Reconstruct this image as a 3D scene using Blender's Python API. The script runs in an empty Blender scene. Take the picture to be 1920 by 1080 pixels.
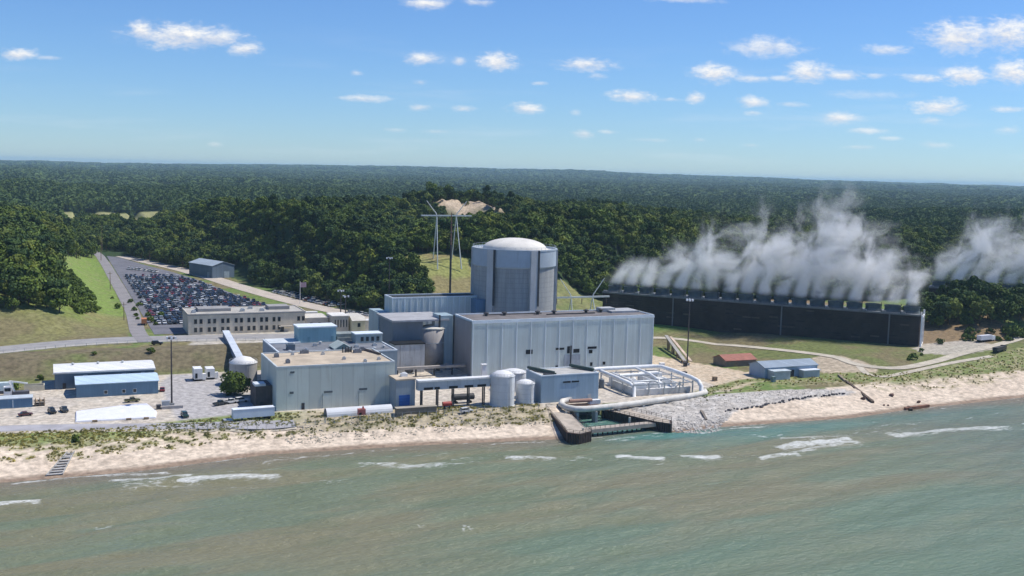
import bpy, math, random
import numpy as np
from mathutils import Vector, Matrix
rnd = random.Random(7)
S = bpy.context.scene
COL = S.collection
rad = math.radians

# ---------------------------------------------------------------- camera
# Plant axes: +X runs along the shore, +Y runs inland, +Z up, metres; Z = 0 is the lake.
HEAD, PITCH, ROLL, EYE = rad(23.5), math.atan(216/2000), math.atan(.0255), 89.0
F0 = Vector((math.sin(HEAD), math.cos(HEAD), 0)); R0 = Vector((math.cos(HEAD), -math.sin(HEAD), 0))
FW = F0*math.cos(PITCH) + Vector((0, 0, -math.sin(PITCH)))
U0 = F0*math.sin(PITCH) + Vector((0, 0, math.cos(PITCH)))
CR = R0*math.cos(ROLL) + U0*math.sin(ROLL); CU = U0*math.cos(ROLL) - R0*math.sin(ROLL)
cam = bpy.data.cameras.new('camera'); cam.sensor_width = 36; cam.lens = 37.5; cam.clip_end = 90000; cam.clip_start = 1
cam_ob = bpy.data.objects.new('camera', cam); COL.objects.link(cam_ob)
m = Matrix((CR, CU, -FW)).transposed().to_4x4(); m.translation = Vector((0, 0, EYE)); cam_ob.matrix_world = m
S.camera = cam_ob

# ---------------------------------------------------------------- sun, sky, exposure
SUN_EL = rad(58); SUN_AZ = math.atan2(.99, -.12)            # azimuth from +Y towards +X
sd = Vector((math.sin(SUN_AZ)*math.cos(SUN_EL), math.cos(SUN_AZ)*math.cos(SUN_EL), math.sin(SUN_EL)))
sun = bpy.data.lights.new('sun', 'SUN'); sun.energy = 4.4; sun.angle = rad(.5); sun.color = (1, .95, .87)
sun_ob = bpy.data.objects.new('sun', sun); COL.objects.link(sun_ob)
sun_ob.rotation_euler = sd.to_track_quat('Z', 'Y').to_euler(); sun_ob.location = (0, 0, 500)
S.view_settings.view_transform = 'Standard'; S.view_settings.look = 'None'
S.view_settings.exposure = 0.14; S.view_settings.gamma = 1
S.cycles.max_bounces = 6; S.cycles.diffuse_bounces = 2; S.cycles.glossy_bounces = 2; S.cycles.transmission_bounces = 2
S.cycles.volume_bounces = 4; S.cycles.transparent_max_bounces = 8; S.cycles.use_denoising = True
S.cycles.use_adaptive_sampling = True; S.cycles.adaptive_threshold = .03
SKY_STRENGTH = .112
# cumulus banks: (tangent of bearing from the inland heading, tangent of elevation, half width, half height, density)
CLOUDS = [(-0.310,0.1200,0.0485,0.0122,1),(-0.347,0.1239,0.0143,0.0092,1),(-0.281,0.1179,0.0306,0.0092,0.9),(-0.251,0.1080,0.0179,0.0061,0.9),(-0.462,0.0979,0.0179,0.0056,0.9),(-0.433,0.0947,0.0153,0.0020,0.4),(-0.085,0.1530,0.0255,0.0061,0.95),(-0.038,0.1551,0.0153,0.0036,0.6),(-0.089,0.1034,0.0194,0.0066,0.9),(-0.054,0.1018,0.0071,0.0041,0.7),(-0.018,0.1032,0.0184,0.0092,1),(-0.149,0.0883,0.0061,0.0026,0.4),(-0.089,0.0811,0.0071,0.0026,0.4),(-0.142,0.0652,0.0255,0.0036,0.7),(-0.090,0.0582,0.0122,0.0036,0.7),(-0.049,0.0582,0.0128,0.0031,0.6),(0.008,0.0602,0.0189,0.0056,0.9),(0.063,0.1019,0.0296,0.0066,0.85),(0.074,0.0910,0.0102,0.0031,0.4),(0.021,0.0829,0.0076,0.0020,0.5),(0.105,0.0738,0.0214,0.0061,1),(0.142,0.0713,0.0112,0.0020,0.5),(0.165,0.0743,0.0102,0.0051,0.85),(0.182,0.0976,0.0229,0.0092,1),(0.216,0.0926,0.0204,0.0036,0.7),(0.229,0.1224,0.0382,0.0097,0.75),(0.268,0.1002,0.0229,0.0097,1),(0.300,0.0976,0.0229,0.0046,0.85),(0.329,0.0979,0.0102,0.0026,0.5),(0.244,0.0933,0.0153,0.0031,0.6),(0.218,0.0713,0.0163,0.0056,0.9),(0.252,0.0697,0.0153,0.0026,0.45),(0.219,0.0611,0.0092,0.0026,0.5),(0.338,0.1218,0.0265,0.0046,0.7),(0.325,0.0808,0.0459,0.0046,0.25),(0.405,0.1379,0.0382,0.0153,1),(0.449,0.1409,0.0281,0.0163,1),(0.374,0.0971,0.0229,0.0041,0.85),(0.413,0.1014,0.0255,0.0092,1),(0.457,0.1055,0.0255,0.0122,1),(0.298,0.0592,0.0214,0.0061,0.9),(0.390,0.0722,0.0281,0.0071,0.9),(0.384,0.0584,0.0128,0.0036,0.5),(0.454,0.0704,0.0204,0.0031,0.6),(0.325,0.0476,0.0179,0.0031,0.6),(0.347,0.0408,0.0128,0.0020,0.4),(0.062,0.0380,0.0128,0.0046,0.7),(0.085,0.0401,0.0102,0.0020,0.45),(0.055,0.0574,0.0061,0.0031,0.35),(0.319,0.0323,0.0153,0.0020,0.4),(0.388,0.0365,0.0153,0.0036,0.4),(0.456,0.0519,0.0128,0.0041,0.4),(0.125,0.0338,0.0204,0.0020,0.25),(-0.279,0.0196,0.0071,0.0026,0.35),(0.170,0.0349,0.0076,0.0020,0.3),(0.219,0.0312,0.0102,0.0020,0.25),(-0.113,0.0371,0.0102,0.0020,0.3),(-0.073,0.0366,0.0128,0.0020,0.3),(0.154,0.1613,0.0357,0.0026,0.5)]

class NT:
    """small node-tree writer"""
    def __init__(s, tree): s.t = tree; s.n = tree.nodes; s.l = tree.links
    def add(s, typ, **kw):
        n = s.n.new(typ)
        for k, v in kw.items(): setattr(n, k, v)
        return n
    def put(s, sock, v):
        if hasattr(v, 'is_output'): s.l.new(v, sock)
        else:
            if sock.type == 'RGBA' and len(v) == 3: v = (*v, 1)
            sock.default_value = v
    def math(s, op, a, b=None, c=None, clamp=False):
        n = s.add('ShaderNodeMath', operation=op, use_clamp=clamp); s.put(n.inputs[0], a)
        if b is not None: s.put(n.inputs[1], b)
        if c is not None: s.put(n.inputs[2], c)
        return n.outputs[0]
    def vmath(s, op, a, b=None, out=0):
        n = s.add('ShaderNodeVectorMath', operation=op); s.put(n.inputs[0], a)
        if b is not None: s.put(n.inputs[1], b)
        return n.outputs[out]
    def ss(s, x, a, b, lo=0, hi=1):
        n = s.add('ShaderNodeMapRange', interpolation_type='SMOOTHSTEP'); s.put(n.inputs[0], x)
        n.inputs[1].default_value = a; n.inputs[2].default_value = b; n.inputs[3].default_value = lo; n.inputs[4].default_value = hi
        return n.outputs[0]
    def noise(s, vec, scale, detail=3, rough=.55, dist=0, col=False):
        n = s.add('ShaderNodeTexNoise'); s.put(n.inputs['Vector'], vec); n.inputs['Scale'].default_value = scale
        n.inputs['Detail'].default_value = detail; n.inputs['Roughness'].default_value = rough; n.inputs['Distortion'].default_value = dist
        return n.outputs['Color' if col else 0]
    def mix(s, f, a, b):
        n = s.add('ShaderNodeMix', data_type='RGBA'); s.put(n.inputs[0], f); s.put(n.inputs[6], a); s.put(n.inputs[7], b)
        return n.outputs[2]
    def xyz(s, v):
        n = s.add('ShaderNodeSeparateXYZ'); s.put(n.inputs[0], v); return n.outputs
    def vec(s, x, y, z):
        n = s.add('ShaderNodeCombineXYZ')
        for i, v in enumerate((x, y, z)): s.put(n.inputs[i], v)
        return n.outputs[0]

W = bpy.data.worlds.new('World'); S.world = W; W.use_nodes = True
w = NT(W.node_tree); bg = W.node_tree.nodes['Background']
sky = w.add('ShaderNodeTexSky', sky_type='NISHITA', sun_disc=False, sun_elevation=SUN_EL, sun_rotation=SUN_AZ, altitude=0, air_density=1.0, dust_density=.0, ozone_density=3.5)
d = w.add('ShaderNodeTexCoord').outputs['Generated']
fwd = w.vmath('DOT_PRODUCT', d, F0, 1); fz = w.math('MAXIMUM', fwd, .02)
ca = w.math('DIVIDE', w.vmath('DOT_PRODUCT', d, R0, 1), fz); ce = w.math('DIVIDE', w.xyz(d)[2], fz)
p = w.vec(ca, w.math('MULTIPLY', ce, 2.2), 0)
wob = w.noise(p, 44, 4, .62, .4); wob2 = w.noise(p, 150, 4, .65)
edge = w.math('ADD', w.math('MULTIPLY', w.math('SUBTRACT', wob, .5), 2.5), w.math('MULTIPLY', w.math('SUBTRACT', wob2, .5), 1.5))
cover = None; shade = None
flat = w.vec(ca, ce, 0)             # the running cover rides in z, so each bank waits for the one before it
for a, e, ra, rb, k in CLOUDS:
    q = w.vmath('MULTIPLY', w.vmath('SUBTRACT', flat, (a, e - rb*.15, 0)), (1/(ra*1.12), 1/(rb*1.2), 0))
    mk = w.math('MULTIPLY', w.ss(w.math('ADD', w.math('SUBTRACT', 1, w.vmath('LENGTH', q, None, 1)), w.math('MULTIPLY', edge, .55)), -.1, 1.1), k)
    sh = w.math('MULTIPLY', w.xyz(q)[1], mk)
    cover = mk if cover is None else w.math('MAXIMUM', cover, mk)
    shade = sh if shade is None else w.math('ADD', shade, sh)
    flat = w.vec(ca, ce, cover)
cover = w.math('MULTIPLY', cover, w.ss(fwd, .02, .1))
thin = w.math('MULTIPLY', w.ss(w.noise(w.vec(w.math('MULTIPLY', ca, 5), w.math('MULTIPLY', ce, 45), 3.1), 1, 4, .6), .5, .8), w.math('MULTIPLY', w.ss(ce, .16, .03, 0, .2), w.ss(ce, .0, .02)))
lit = w.ss(w.math('ADD', shade, w.math('MULTIPLY', edge, .5)), -.5, .45)
cloud_col = w.mix(lit, (5.9, 6.1, 6.7), (8.3, 8.2, 8.0))
blue = w.vmath('MULTIPLY', sky.outputs[0], (.53, .735, 1.04))      # clear dry northern air
c = w.mix(thin, blue, (7.2, 7.5, 7.9)); c = w.mix(cover, c, cloud_col)
W.cycles.sampling_method = 'MANUAL'; W.cycles.sample_map_resolution = 256
w.put(bg.inputs[0], c); bg.inputs[1].default_value = SKY_STRENGTH

# ---------------------------------------------------------------- helpers
def tag(o, label=None, cat=None, group=None, kind=None):
    for k, v in (('label', label), ('category', cat), ('group', group), ('kind', kind)):
        if v: o[k] = v
    return o
LOC = {}
def T(name, label, cat, loc, rz=0, group=None, local=False):
    """a thing: an Empty at its base; its parts are built in plant coordinates, or about the base when local"""
    o = bpy.data.objects.new(name, None); COL.objects.link(o); o.empty_display_size = 1
    o.location = loc; o.rotation_euler = (0, 0, rz); LOC[o.name] = Vector((0, 0, 0)) if (local or rz) else Vector(loc)
    return tag(o, label, cat, group)
class MB:
    """collects shapes into one mesh"""
    def __init__(s): s.v = []; s.f = []; s.m = []
    def face(s, idx, m=0): s.f.append(tuple(idx)); s.m.append(m)
    def pts(s, vs): i = len(s.v); s.v += [tuple(p) for p in vs]; return i
    def quad(s, a, b, c, d, m=0): i = s.pts((a, b, c, d)); s.face((i, i+1, i+2, i+3), m)
    def box(s, u0, u1, v0, v1, z0, z1, m=0, top=None):
        i = s.pts([(u0,v0,z0),(u1,v0,z0),(u1,v1,z0),(u0,v1,z0),(u0,v0,z1),(u1,v0,z1),(u1,v1,z1),(u0,v1,z1)])
        for q in ((3,2,1,0),(0,1,5,4),(1,2,6,5),(2,3,7,6),(3,0,4,7)): s.face([i+k for k in q], m)
        s.face([i+k for k in (4,5,6,7)], m if top is None else top); return s
    def prism(s, poly, z0, z1, m=0, top=None):
        n = len(poly); i = s.pts([(x, y, z0) for x, y in poly] + [(x, y, z1) for x, y in poly])
        for k in range(n): s.face((i+k, i+(k+1) % n, i+n+(k+1) % n, i+n+k), m)
        s.face(range(i+n, i+2*n), m if top is None else top); s.face(range(i+n-1, i-1, -1), m); return s
    def lathe(s, cx, cy, prof, n=32, m=0, cap=True):
        """prof: [(radius, z), ...] bottom to top"""
        i = s.pts([(cx+r*math.cos(2*math.pi*k/n), cy+r*math.sin(2*math.pi*k/n), z) for r, z in prof for k in range(n)])
        for j in range(len(prof)-1):
            for k in range(n): s.face((i+j*n+k, i+j*n+(k+1) % n, i+(j+1)*n+(k+1) % n, i+(j+1)*n+k), m)
        if cap: s.face(range(i+(len(prof)-1)*n, i+len(prof)*n), m); s.face(range(i+n-1, i-1, -1), m)
        return s
    def tube(s, path, r, n=8, m=0, r2=None):
        P = [Vector(p) for p in path]; K = len(P); rings = []
        for j in range(K):
            t = (P[min(j+1, K-1)] - P[max(j-1, 0)]).normalized()
            a = t.cross(Vector((0, 0, 1)))
            if a.length < .05: a = t.cross(Vector((1, 0, 0)))
            a.normalize(); b = t.cross(a); rr = r if r2 is None else r + (r2-r)*j/(K-1)
            rings.append(s.pts([P[j] + a*(rr*math.cos(2*math.pi*k/n)) + b*(rr*math.sin(2*math.pi*k/n)) for k in range(n)]))
        for j in range(K-1):
            for k in range(n): s.face((rings[j]+k, rings[j]+(k+1) % n, rings[j+1]+(k+1) % n, rings[j+1]+k), m)
        s.face(range(rings[0], rings[0]+n), m); s.face(range(rings[-1]+n-1, rings[-1]-1, -1), m); return s
    def bar(s, a, b, w, h=None, m=0):
        """square-section bar from a to b"""
        a = Vector(a); b = Vector(b); t = (b-a).normalized(); x = t.cross(Vector((0, 0, 1)))
        if x.length < .05: x = Vector((1, 0, 0))
        x.normalize(); y = x.cross(t); h = h or w
        i = s.pts([q + x*(sx*w/2) + y*(sy*h/2) for q in (a, b) for sx, sy in ((-1,-1),(1,-1),(1,1),(-1,1))])
        for q in ((0,1,5,4),(1,2,6,5),(2,3,7,6),(3,0,4,7),(3,2,1,0),(4,5,6,7)): s.face([i+k for k in q], m)
        return s
    def gable(s, u0, u1, v0, v1, z0, ze, zr, m=0, roof=1, along='u', over=.4, ridge=.5):
        """walls and pitched roof; ridge along u or v, at a fraction of the depth"""
        if along == 'u':
            r = v0 + (v1-v0)*ridge
            i = s.pts([(u0,v0,z0),(u1,v0,z0),(u1,v1,z0),(u0,v1,z0),(u0,v0,ze),(u1,v0,ze),(u1,v1,ze),(u0,v1,ze),(u0,r,zr),(u1,r,zr)])
            for q in ((0,1,5,4),(2,3,7,6),(1,2,6,9,5),(3,0,4,8,7)): s.face([i+k for k in q], m)
            k0 = (zr-ze)/(r-v0) if r > v0 else 0; k1 = (zr-ze)/(v1-r) if v1 > r else 0; th = .25
            for (va, za, vb, zb) in ((v0-over, ze-over*k0, r, zr), (r, zr, v1+over, ze-over*k1)):
                j = s.pts([(u0-over,va,za),(u1+over,va,za),(u1+over,vb,zb),(u0-over,vb,zb),(u0-over,va,za+th),(u1+over,va,za+th),(u1+over,vb,zb+th),(u0-over,vb,zb+th)])
                for q in ((3,2,1,0),(0,1,5,4),(1,2,6,5),(2,3,7,6),(3,0,4,7),(4,5,6,7)): s.face([j+k for k in q], roof)
        else:
            t = MB(); t.gable(v0, v1, u0, u1, z0, ze, zr, m, roof, 'u', over, ridge)
            i = s.pts([(y, x, z) for x, y, z in t.v])
            for f, mm in zip(t.f, t.m): s.face([i+k for k in reversed(f)], mm)
        return s
    def build(s, name, mats, parent=None, smooth=False, label=None, cat=None, group=None, kind=None):
        if not isinstance(mats, (list, tuple)): mats = [mats]
        off = LOC.get(parent.name, Vector((0, 0, 0))) if parent else Vector((0, 0, 0))
        me = bpy.data.meshes.new(name)
        me.from_pydata([(x-off.x, y-off.y, z-off.z) for x, y, z in s.v], [], s.f)
        for mt in mats: me.materials.append(mt)
        me.polygons.foreach_set('material_index', s.m)
        if smooth: me.polygons.foreach_set('use_smooth', [True]*len(s.f))
        me.update()
        o = bpy.data.objects.new(name, me); COL.objects.link(o)
        if parent: o.parent = parent; LOC[o.name] = off
        return tag(o, label, cat, group, kind)
def box(name, mat, parent, *b, **kw): return MB().box(*b).build(name, mat, parent, **kw)

# value noise in numpy
_rng = np.random.default_rng(11); _tab = _rng.random((256, 256))
def vnoise(x, y):
    x = np.asarray(x, float); y = np.asarray(y, float)
    xi = np.floor(x).astype(int); yi = np.floor(y).astype(int); fx = x-xi; fy = y-yi
    fx = fx*fx*(3-2*fx); fy = fy*fy*(3-2*fy)
    g = lambda a, b: _tab[a & 255, b & 255]
    return (g(xi,yi)*(1-fx)+g(xi+1,yi)*fx)*(1-fy) + (g(xi,yi+1)*(1-fx)+g(xi+1,yi+1)*fx)*fy
def fbm(x, y, o=4):
    s = 0; a = .5; t = 0
    for k in range(o): s = s + a*vnoise(x*2**k+17*k, y*2**k+31*k); t += a; a *= .5
    return s/t
def ss(a, b, x):
    t = np.clip((np.asarray(x, float)-a)/(b-a), 0, 1); return t*t*(3-2*t)

# ---------------------------------------------------------------- materials
MATS = {}
def M(name, col, rough=.75, var=.12, scale=.25, metal=0, spec=.3, streak=0, seam=0, bump=0):
    if name in MATS: return MATS[name]
    mt = bpy.data.materials.new(name); mt.use_nodes = True; n = NT(mt.node_tree); b = n.n['Principled BSDF']
    pos = n.add('ShaderNodeNewGeometry').outputs['Position']
    f = n.ss(n.noise(pos, scale, 4, .6), .3, .7)
    lo = tuple(c*(1-var) for c in col); hi = tuple(min(1, c*(1+var)) for c in col)
    cc = n.mix(f, lo, hi)
    if streak:
        sp = n.vmath('MULTIPLY', pos, (1.1, 1.1, .09))
        cc = n.mix(n.ss(n.noise(sp, 1, 4, .65), .48, .8, 0, streak), cc, tuple(c*x for c, x in zip(col, (.55, .48, .42))))
    if seam:        # metal siding: each sheet its own slight tone
        x = n.xyz(pos); t = n.math('FLOOR', n.math('MULTIPLY', n.math('ADD', x[0], n.math('MULTIPLY', x[1], 1.003)), 1/seam))
        wn = n.add('ShaderNodeTexWhiteNoise', noise_dimensions='1D'); n.put(wn.inputs['W'], t)
        cc = n.mix(n.math('MULTIPLY', wn.outputs[0], .5), cc, tuple(c*.72 for c in col))
        fr = n.math('FRACT', n.math('MULTIPLY', n.math('ADD', x[0], n.math('MULTIPLY', x[1], 1.003)), 1/seam))
        cc = n.mix(n.ss(n.math('ABSOLUTE', n.math('SUBTRACT', fr, .5)), .42, .5, 0, .4), cc, tuple(c*.6 for c in col))
    n.put(b.inputs['Base Color'], cc); b.inputs['Roughness'].default_value = rough; b.inputs['Metallic'].default_value = metal
    b.inputs['Specular IOR Level'].default_value = spec
    if bump:
        bp = n.add('ShaderNodeBump'); bp.inputs['Strength'].default_value = bump; n.put(bp.inputs['Height'], n.noise(pos, 1.5, 3)); n.l.new(bp.outputs[0], b.inputs['Normal'])
    MATS[name] = mt; return mt
def attr_mat(name, rough=.9, fine=.6, amt=.25):
    """base colour from the mesh's own colour attribute, broken up by fine noise"""
    mt = bpy.data.materials.new(name); mt.use_nodes = True; n = NT(mt.node_tree); b = n.n['Principled BSDF']
    a = n.add('ShaderNodeAttribute', attribute_name='tone').outputs['Color']; pos = n.add('ShaderNodeNewGeometry').outputs['Position']
    f = n.ss(n.noise(pos, fine, 4, .65), .25, .75, 1-amt, 1+amt)
    n.put(b.inputs['Base Color'], n.vmath('MULTIPLY', a, n.vec(f, f, f)))
    b.inputs['Roughness'].default_value = rough; b.inputs['Specular IOR Level'].default_value = .15
    return mt
blue_siding = M('blue_siding', (.56, .635, .62), .6, .12, .05, spec=.3, streak=.42, seam=1.1)
blue_trim = M('blue_trim', (.68, .74, .77), .5, .06)
pale_blue = M('pale_blue_siding', (.36, .46, .50), .55, .08, .1, streak=.2, seam=.9)
deep_blue = M('deep_blue_siding', (.11, .21, .33), .5, .1, .1, streak=.2, seam=.9)
grey_siding = M('grey_siding', (.55, .60, .55), .65, .09, .06, streak=.3, seam=4)
shed_blue = M('shed_blue', (.12, .18, .24), .55, .1, .1, streak=.2, seam=1)
white_roof = M('white_roof', (.80, .80, .78), .5, .05, .15, seam=1.2)
bluewhite_roof = M('pale_blue_roof', (.52, .66, .77), .5, .06, .15, seam=1.2)
white_paint = M('white_paint', (.78, .78, .76), .5, .07, .3, streak=.25)
tank_white = M('tank_paint', (.62, .64, .65), .5, .06, .2, streak=.3)
tan_concrete = M('tan_concrete', (.68, .59, .45), .85, .1, .2, streak=.35)
concrete = M('concrete', (.30, .31, .31), .85, .12, .12, streak=.4)
dark_concrete = M('dark_concrete', (.20, .22, .24), .85, .1, .08, streak=.35)
band_paint = M('band_paint', (.38, .44, .50), .7, .08, .1, streak=.3)
roof_gravel = M('roof_gravel', (.17, .155, .15), .95, .2, .15)
roof_tan = M('roof_tan', (.48, .40, .30), .95, .18, .18)
roof_grey = M('roof_grey', (.17, .18, .20), .9, .2, .2)
dome_paint = M('dome_paint', (.66, .63, .57), .7, .08, .2, streak=.1)
black = M('black_opening', (.012, .014, .018), .6, .1)
window_glass = M('window_glass', (.02, .028, .035), .12, .1, spec=.6)
steel = M('galvanised_steel', (.45, .47, .48), .45, .1, .5, metal=.3)
dark_steel = M('dark_steel', (.05, .05, .055), .6, .2, .5)
rust = M('rusty_steel', (.10, .065, .05), .85, .35, .4, streak=.4)
brown = M('brown_cladding', (.10, .085, .08), .75, .15, .4, seam=1)
louvre = M('louvre_timber', (.050, .041, .038), .8, .4, .12, streak=.3, seam=9.3)
stack_grey = M('stack_grey', (.10, .125, .13), .7, .2, .3)
red_paint = M('red_paint', (.35, .05, .04), .5, .1)
red_roof = M('red_roof', (.36, .15, .11), .8, .15, .3, seam=.8)
door_blue = M('blue_door', (.03, .11, .36), .5, .1)
orange_paint = M('orange_paint', (.65, .2, .06), .5, .1)
timber = M('timber', (.24, .18, .12), .9, .25, .6)
rubber = M('tyre_rubber', (.015, .015, .015), .9, .1)
cream = M('cream_render', (.72, .66, .44), .85, .08, .3, streak=.2)
HAZE = 0.00005
# ---------------------------------------------------------------- the land
SH_U = [-400,-60,-14,21,61,112,154,199,220,277,309,377,480,900]
SH_V = [318,320,320,320,327,323,317,312,315,312,317,321,322,322]
FT_U = [30,71,94,115,127,138,150,162,172,200,240,300,340,420,520,700,1500]
FT_V = [1060,905,832,758,688,640,585,555,540,537,545,562,590,600,560,600,700]
def shore(u): return np.interp(u, SH_U, SH_V)
def foot(u): return np.interp(u, FT_U, FT_V)
def hilldist(u, v):
    sl = (foot(np.asarray(u)+6)-foot(np.asarray(u)-6))/12
    return (v-foot(u))/np.sqrt(1+sl*sl)
DOCK_POOL = [(160,302),(205,302),(197,314),(190,339),(186,347),(172,347),(169,340)]
def edgeL(v): return np.interp(v, [460,520,600,950,1100,1500], [30,33,36,35,28,10])
def H(u, v):
    u = np.asarray(u, float); v = np.asarray(v, float)
    D = np.hypot(u, v); t = v - shore(u)
    z = np.interp(t, [-400,-80,-15,0,5,12,24,30,1e6], [-9,-6,-1.3,.02,.5,1.3,3.2,4,4])
    z = np.where(inpoly(u, v, DOCK_POOL), -2.5, z)
    lump = (fbm(u*.22, v*.3, 3)-.5)*ss(10, 16, t)*(1-ss(27, 32, t)); z = z + lump*1.6*(1-ss(160, 166, u)*(1-ss(194, 200, u)))
    r = np.maximum(4*ss(300, 350, u)*ss(28, 75, t), 4*ss(252, 300, u)*ss(438, 500, v))
    left = ss(447, 470, v)*(1-ss(117, 130, u)); mid = ss(470, 530, v)*ss(117, 130, u)
    up = np.maximum(7*(left+mid)*(1-ss(250, 330, u)), r)
    z = z + up
    d = edgeL(v)-u
    z = z + (20*ss(0, 66, d)*ss(500, 610, v) + 7*ss(5, 40, d)*ss(500, 545, v))*(1-.7*ss(950, 1300, v))*(1-.55*ss(120, 260, d))
    dc = hilldist(u, v); back = 1-.8*ss(1050, 1450, v-.1*u)
    hh = 20 + 25*fbm(u*.006+3, v*.006, 3)
    z = z + hh*ss(0, 100, dc)*ss(40, 120, u-np.maximum(v-800, 0)*.1)*back*(1-.45*ss(560, 800, u))
    z = z + (fbm(u*.02, v*.02, 3)-.5)*9*ss(20, 80, dc)
    z = z + ss(10, 60, dc)*(6*np.exp(-((dc-80)/38)**2) - 11*np.exp(-((dc-175)/42)**2))*(1-ss(480, 600, u)) + (20+7*(fbm(u*.09, v*.09, 3)-.5)*2)*np.exp(-(((u-350)/75)**2+((v-930)/46)**2))
    z = z + 15*np.exp(-(((u-492)/46)**2+((v-442)/32)**2))
    z = z + (fbm(u*.0021+9, v*.0021+4, 4)-.42)*34*ss(1100, 2200, D) + 30*ss(3000, 14000, D)
    ang = np.arctan2(u, np.maximum(v, 1)) - HEAD
    z = z + 62*np.exp(-((ang+.02)/.26)**2)*ss(7000, 13500, D) + 26*ss(8000, 14000, D)*(fbm(ang*30+50, D*.0004, 3)-.3)
    return z
def inpoly(u, v, poly):
    u = np.asarray(u, float); v = np.asarray(v, float); c = np.zeros(np.broadcast(u, v).shape, bool); n = len(poly)
    for i in range(n):
        x1, y1 = poly[i]; x2, y2 = poly[(i+1) % n]
        if y1 == y2: continue
        c ^= ((y1 > v) != (y2 > v)) & (u < (x2-x1)*(v-y1)/(y2-y1)+x1)
    return c
def axis(fine, lo, hi, n):
    """fine spacing in the middle and geometric spacing out to lo and hi"""
    a = list(fine); st = fine[1]-fine[0]
    def geo(d, st, n):
        q = 1.0
        lo_, hi_ = 1.0001, 2.0
        for _ in range(60):
            q = (lo_+hi_)/2
            if st*q*(q**n-1)/(q-1) > d: hi_ = q
            else: lo_ = q
        out = []; x = 0; s_ = st
        for _ in range(n): s_ *= q; x += s_; out.append(x)
        return out
    left = [a[0]-x for x in reversed(geo(a[0]-lo, st, n))] if lo < a[0] else []
    right = [a[-1]+x for x in geo(hi-a[-1], st, n)] if hi > a[-1] else []
    return np.array(left + a + right)
def grid(name, us, vs, zf, mats, tone=None, kind='structure', smooth=True):
    U, V = np.meshgrid(us, vs); Z = zf(U, V); nu, nv = len(us), len(vs)
    co = np.stack([U, V, Z], -1).reshape(-1, 3).astype(np.float32)
    i = (np.arange(nv-1)[:, None]*nu + np.arange(nu-1)[None]).ravel()
    fc = np.stack([i, i+1, i+nu+1, i+nu], -1).astype(np.int32)
    me = bpy.data.meshes.new(name); me.vertices.add(len(co)); me.vertices.foreach_set('co', co.ravel())
    me.loops.add(fc.size); me.loops.foreach_set('vertex_index', fc.ravel()); me.polygons.add(len(fc))
    me.polygons.foreach_set('loop_start', np.arange(0, fc.size, 4, dtype=np.int32))
    me.polygons.foreach_set('use_smooth', np.full(len(fc), smooth)); me.update(calc_edges=True)
    for mt in mats: me.materials.append(mt)
    if tone is not None:
        for nm, arr in tone(U, V, Z).items():
            if arr.ndim == 3:
                a = me.attributes.new(nm, 'FLOAT_COLOR', 'POINT'); a.data.foreach_set('color', np.concatenate([arr, np.ones(arr.shape[:2]+(1,))], -1).astype(np.float32).ravel())
            else:
                a = me.attributes.new(nm, 'FLOAT', 'POINT'); a.data.foreach_set('value', arr.astype(np.float32).ravel())
    o = bpy.data.objects.new(name, me); COL.objects.link(o); o['kind'] = kind; return o

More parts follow.
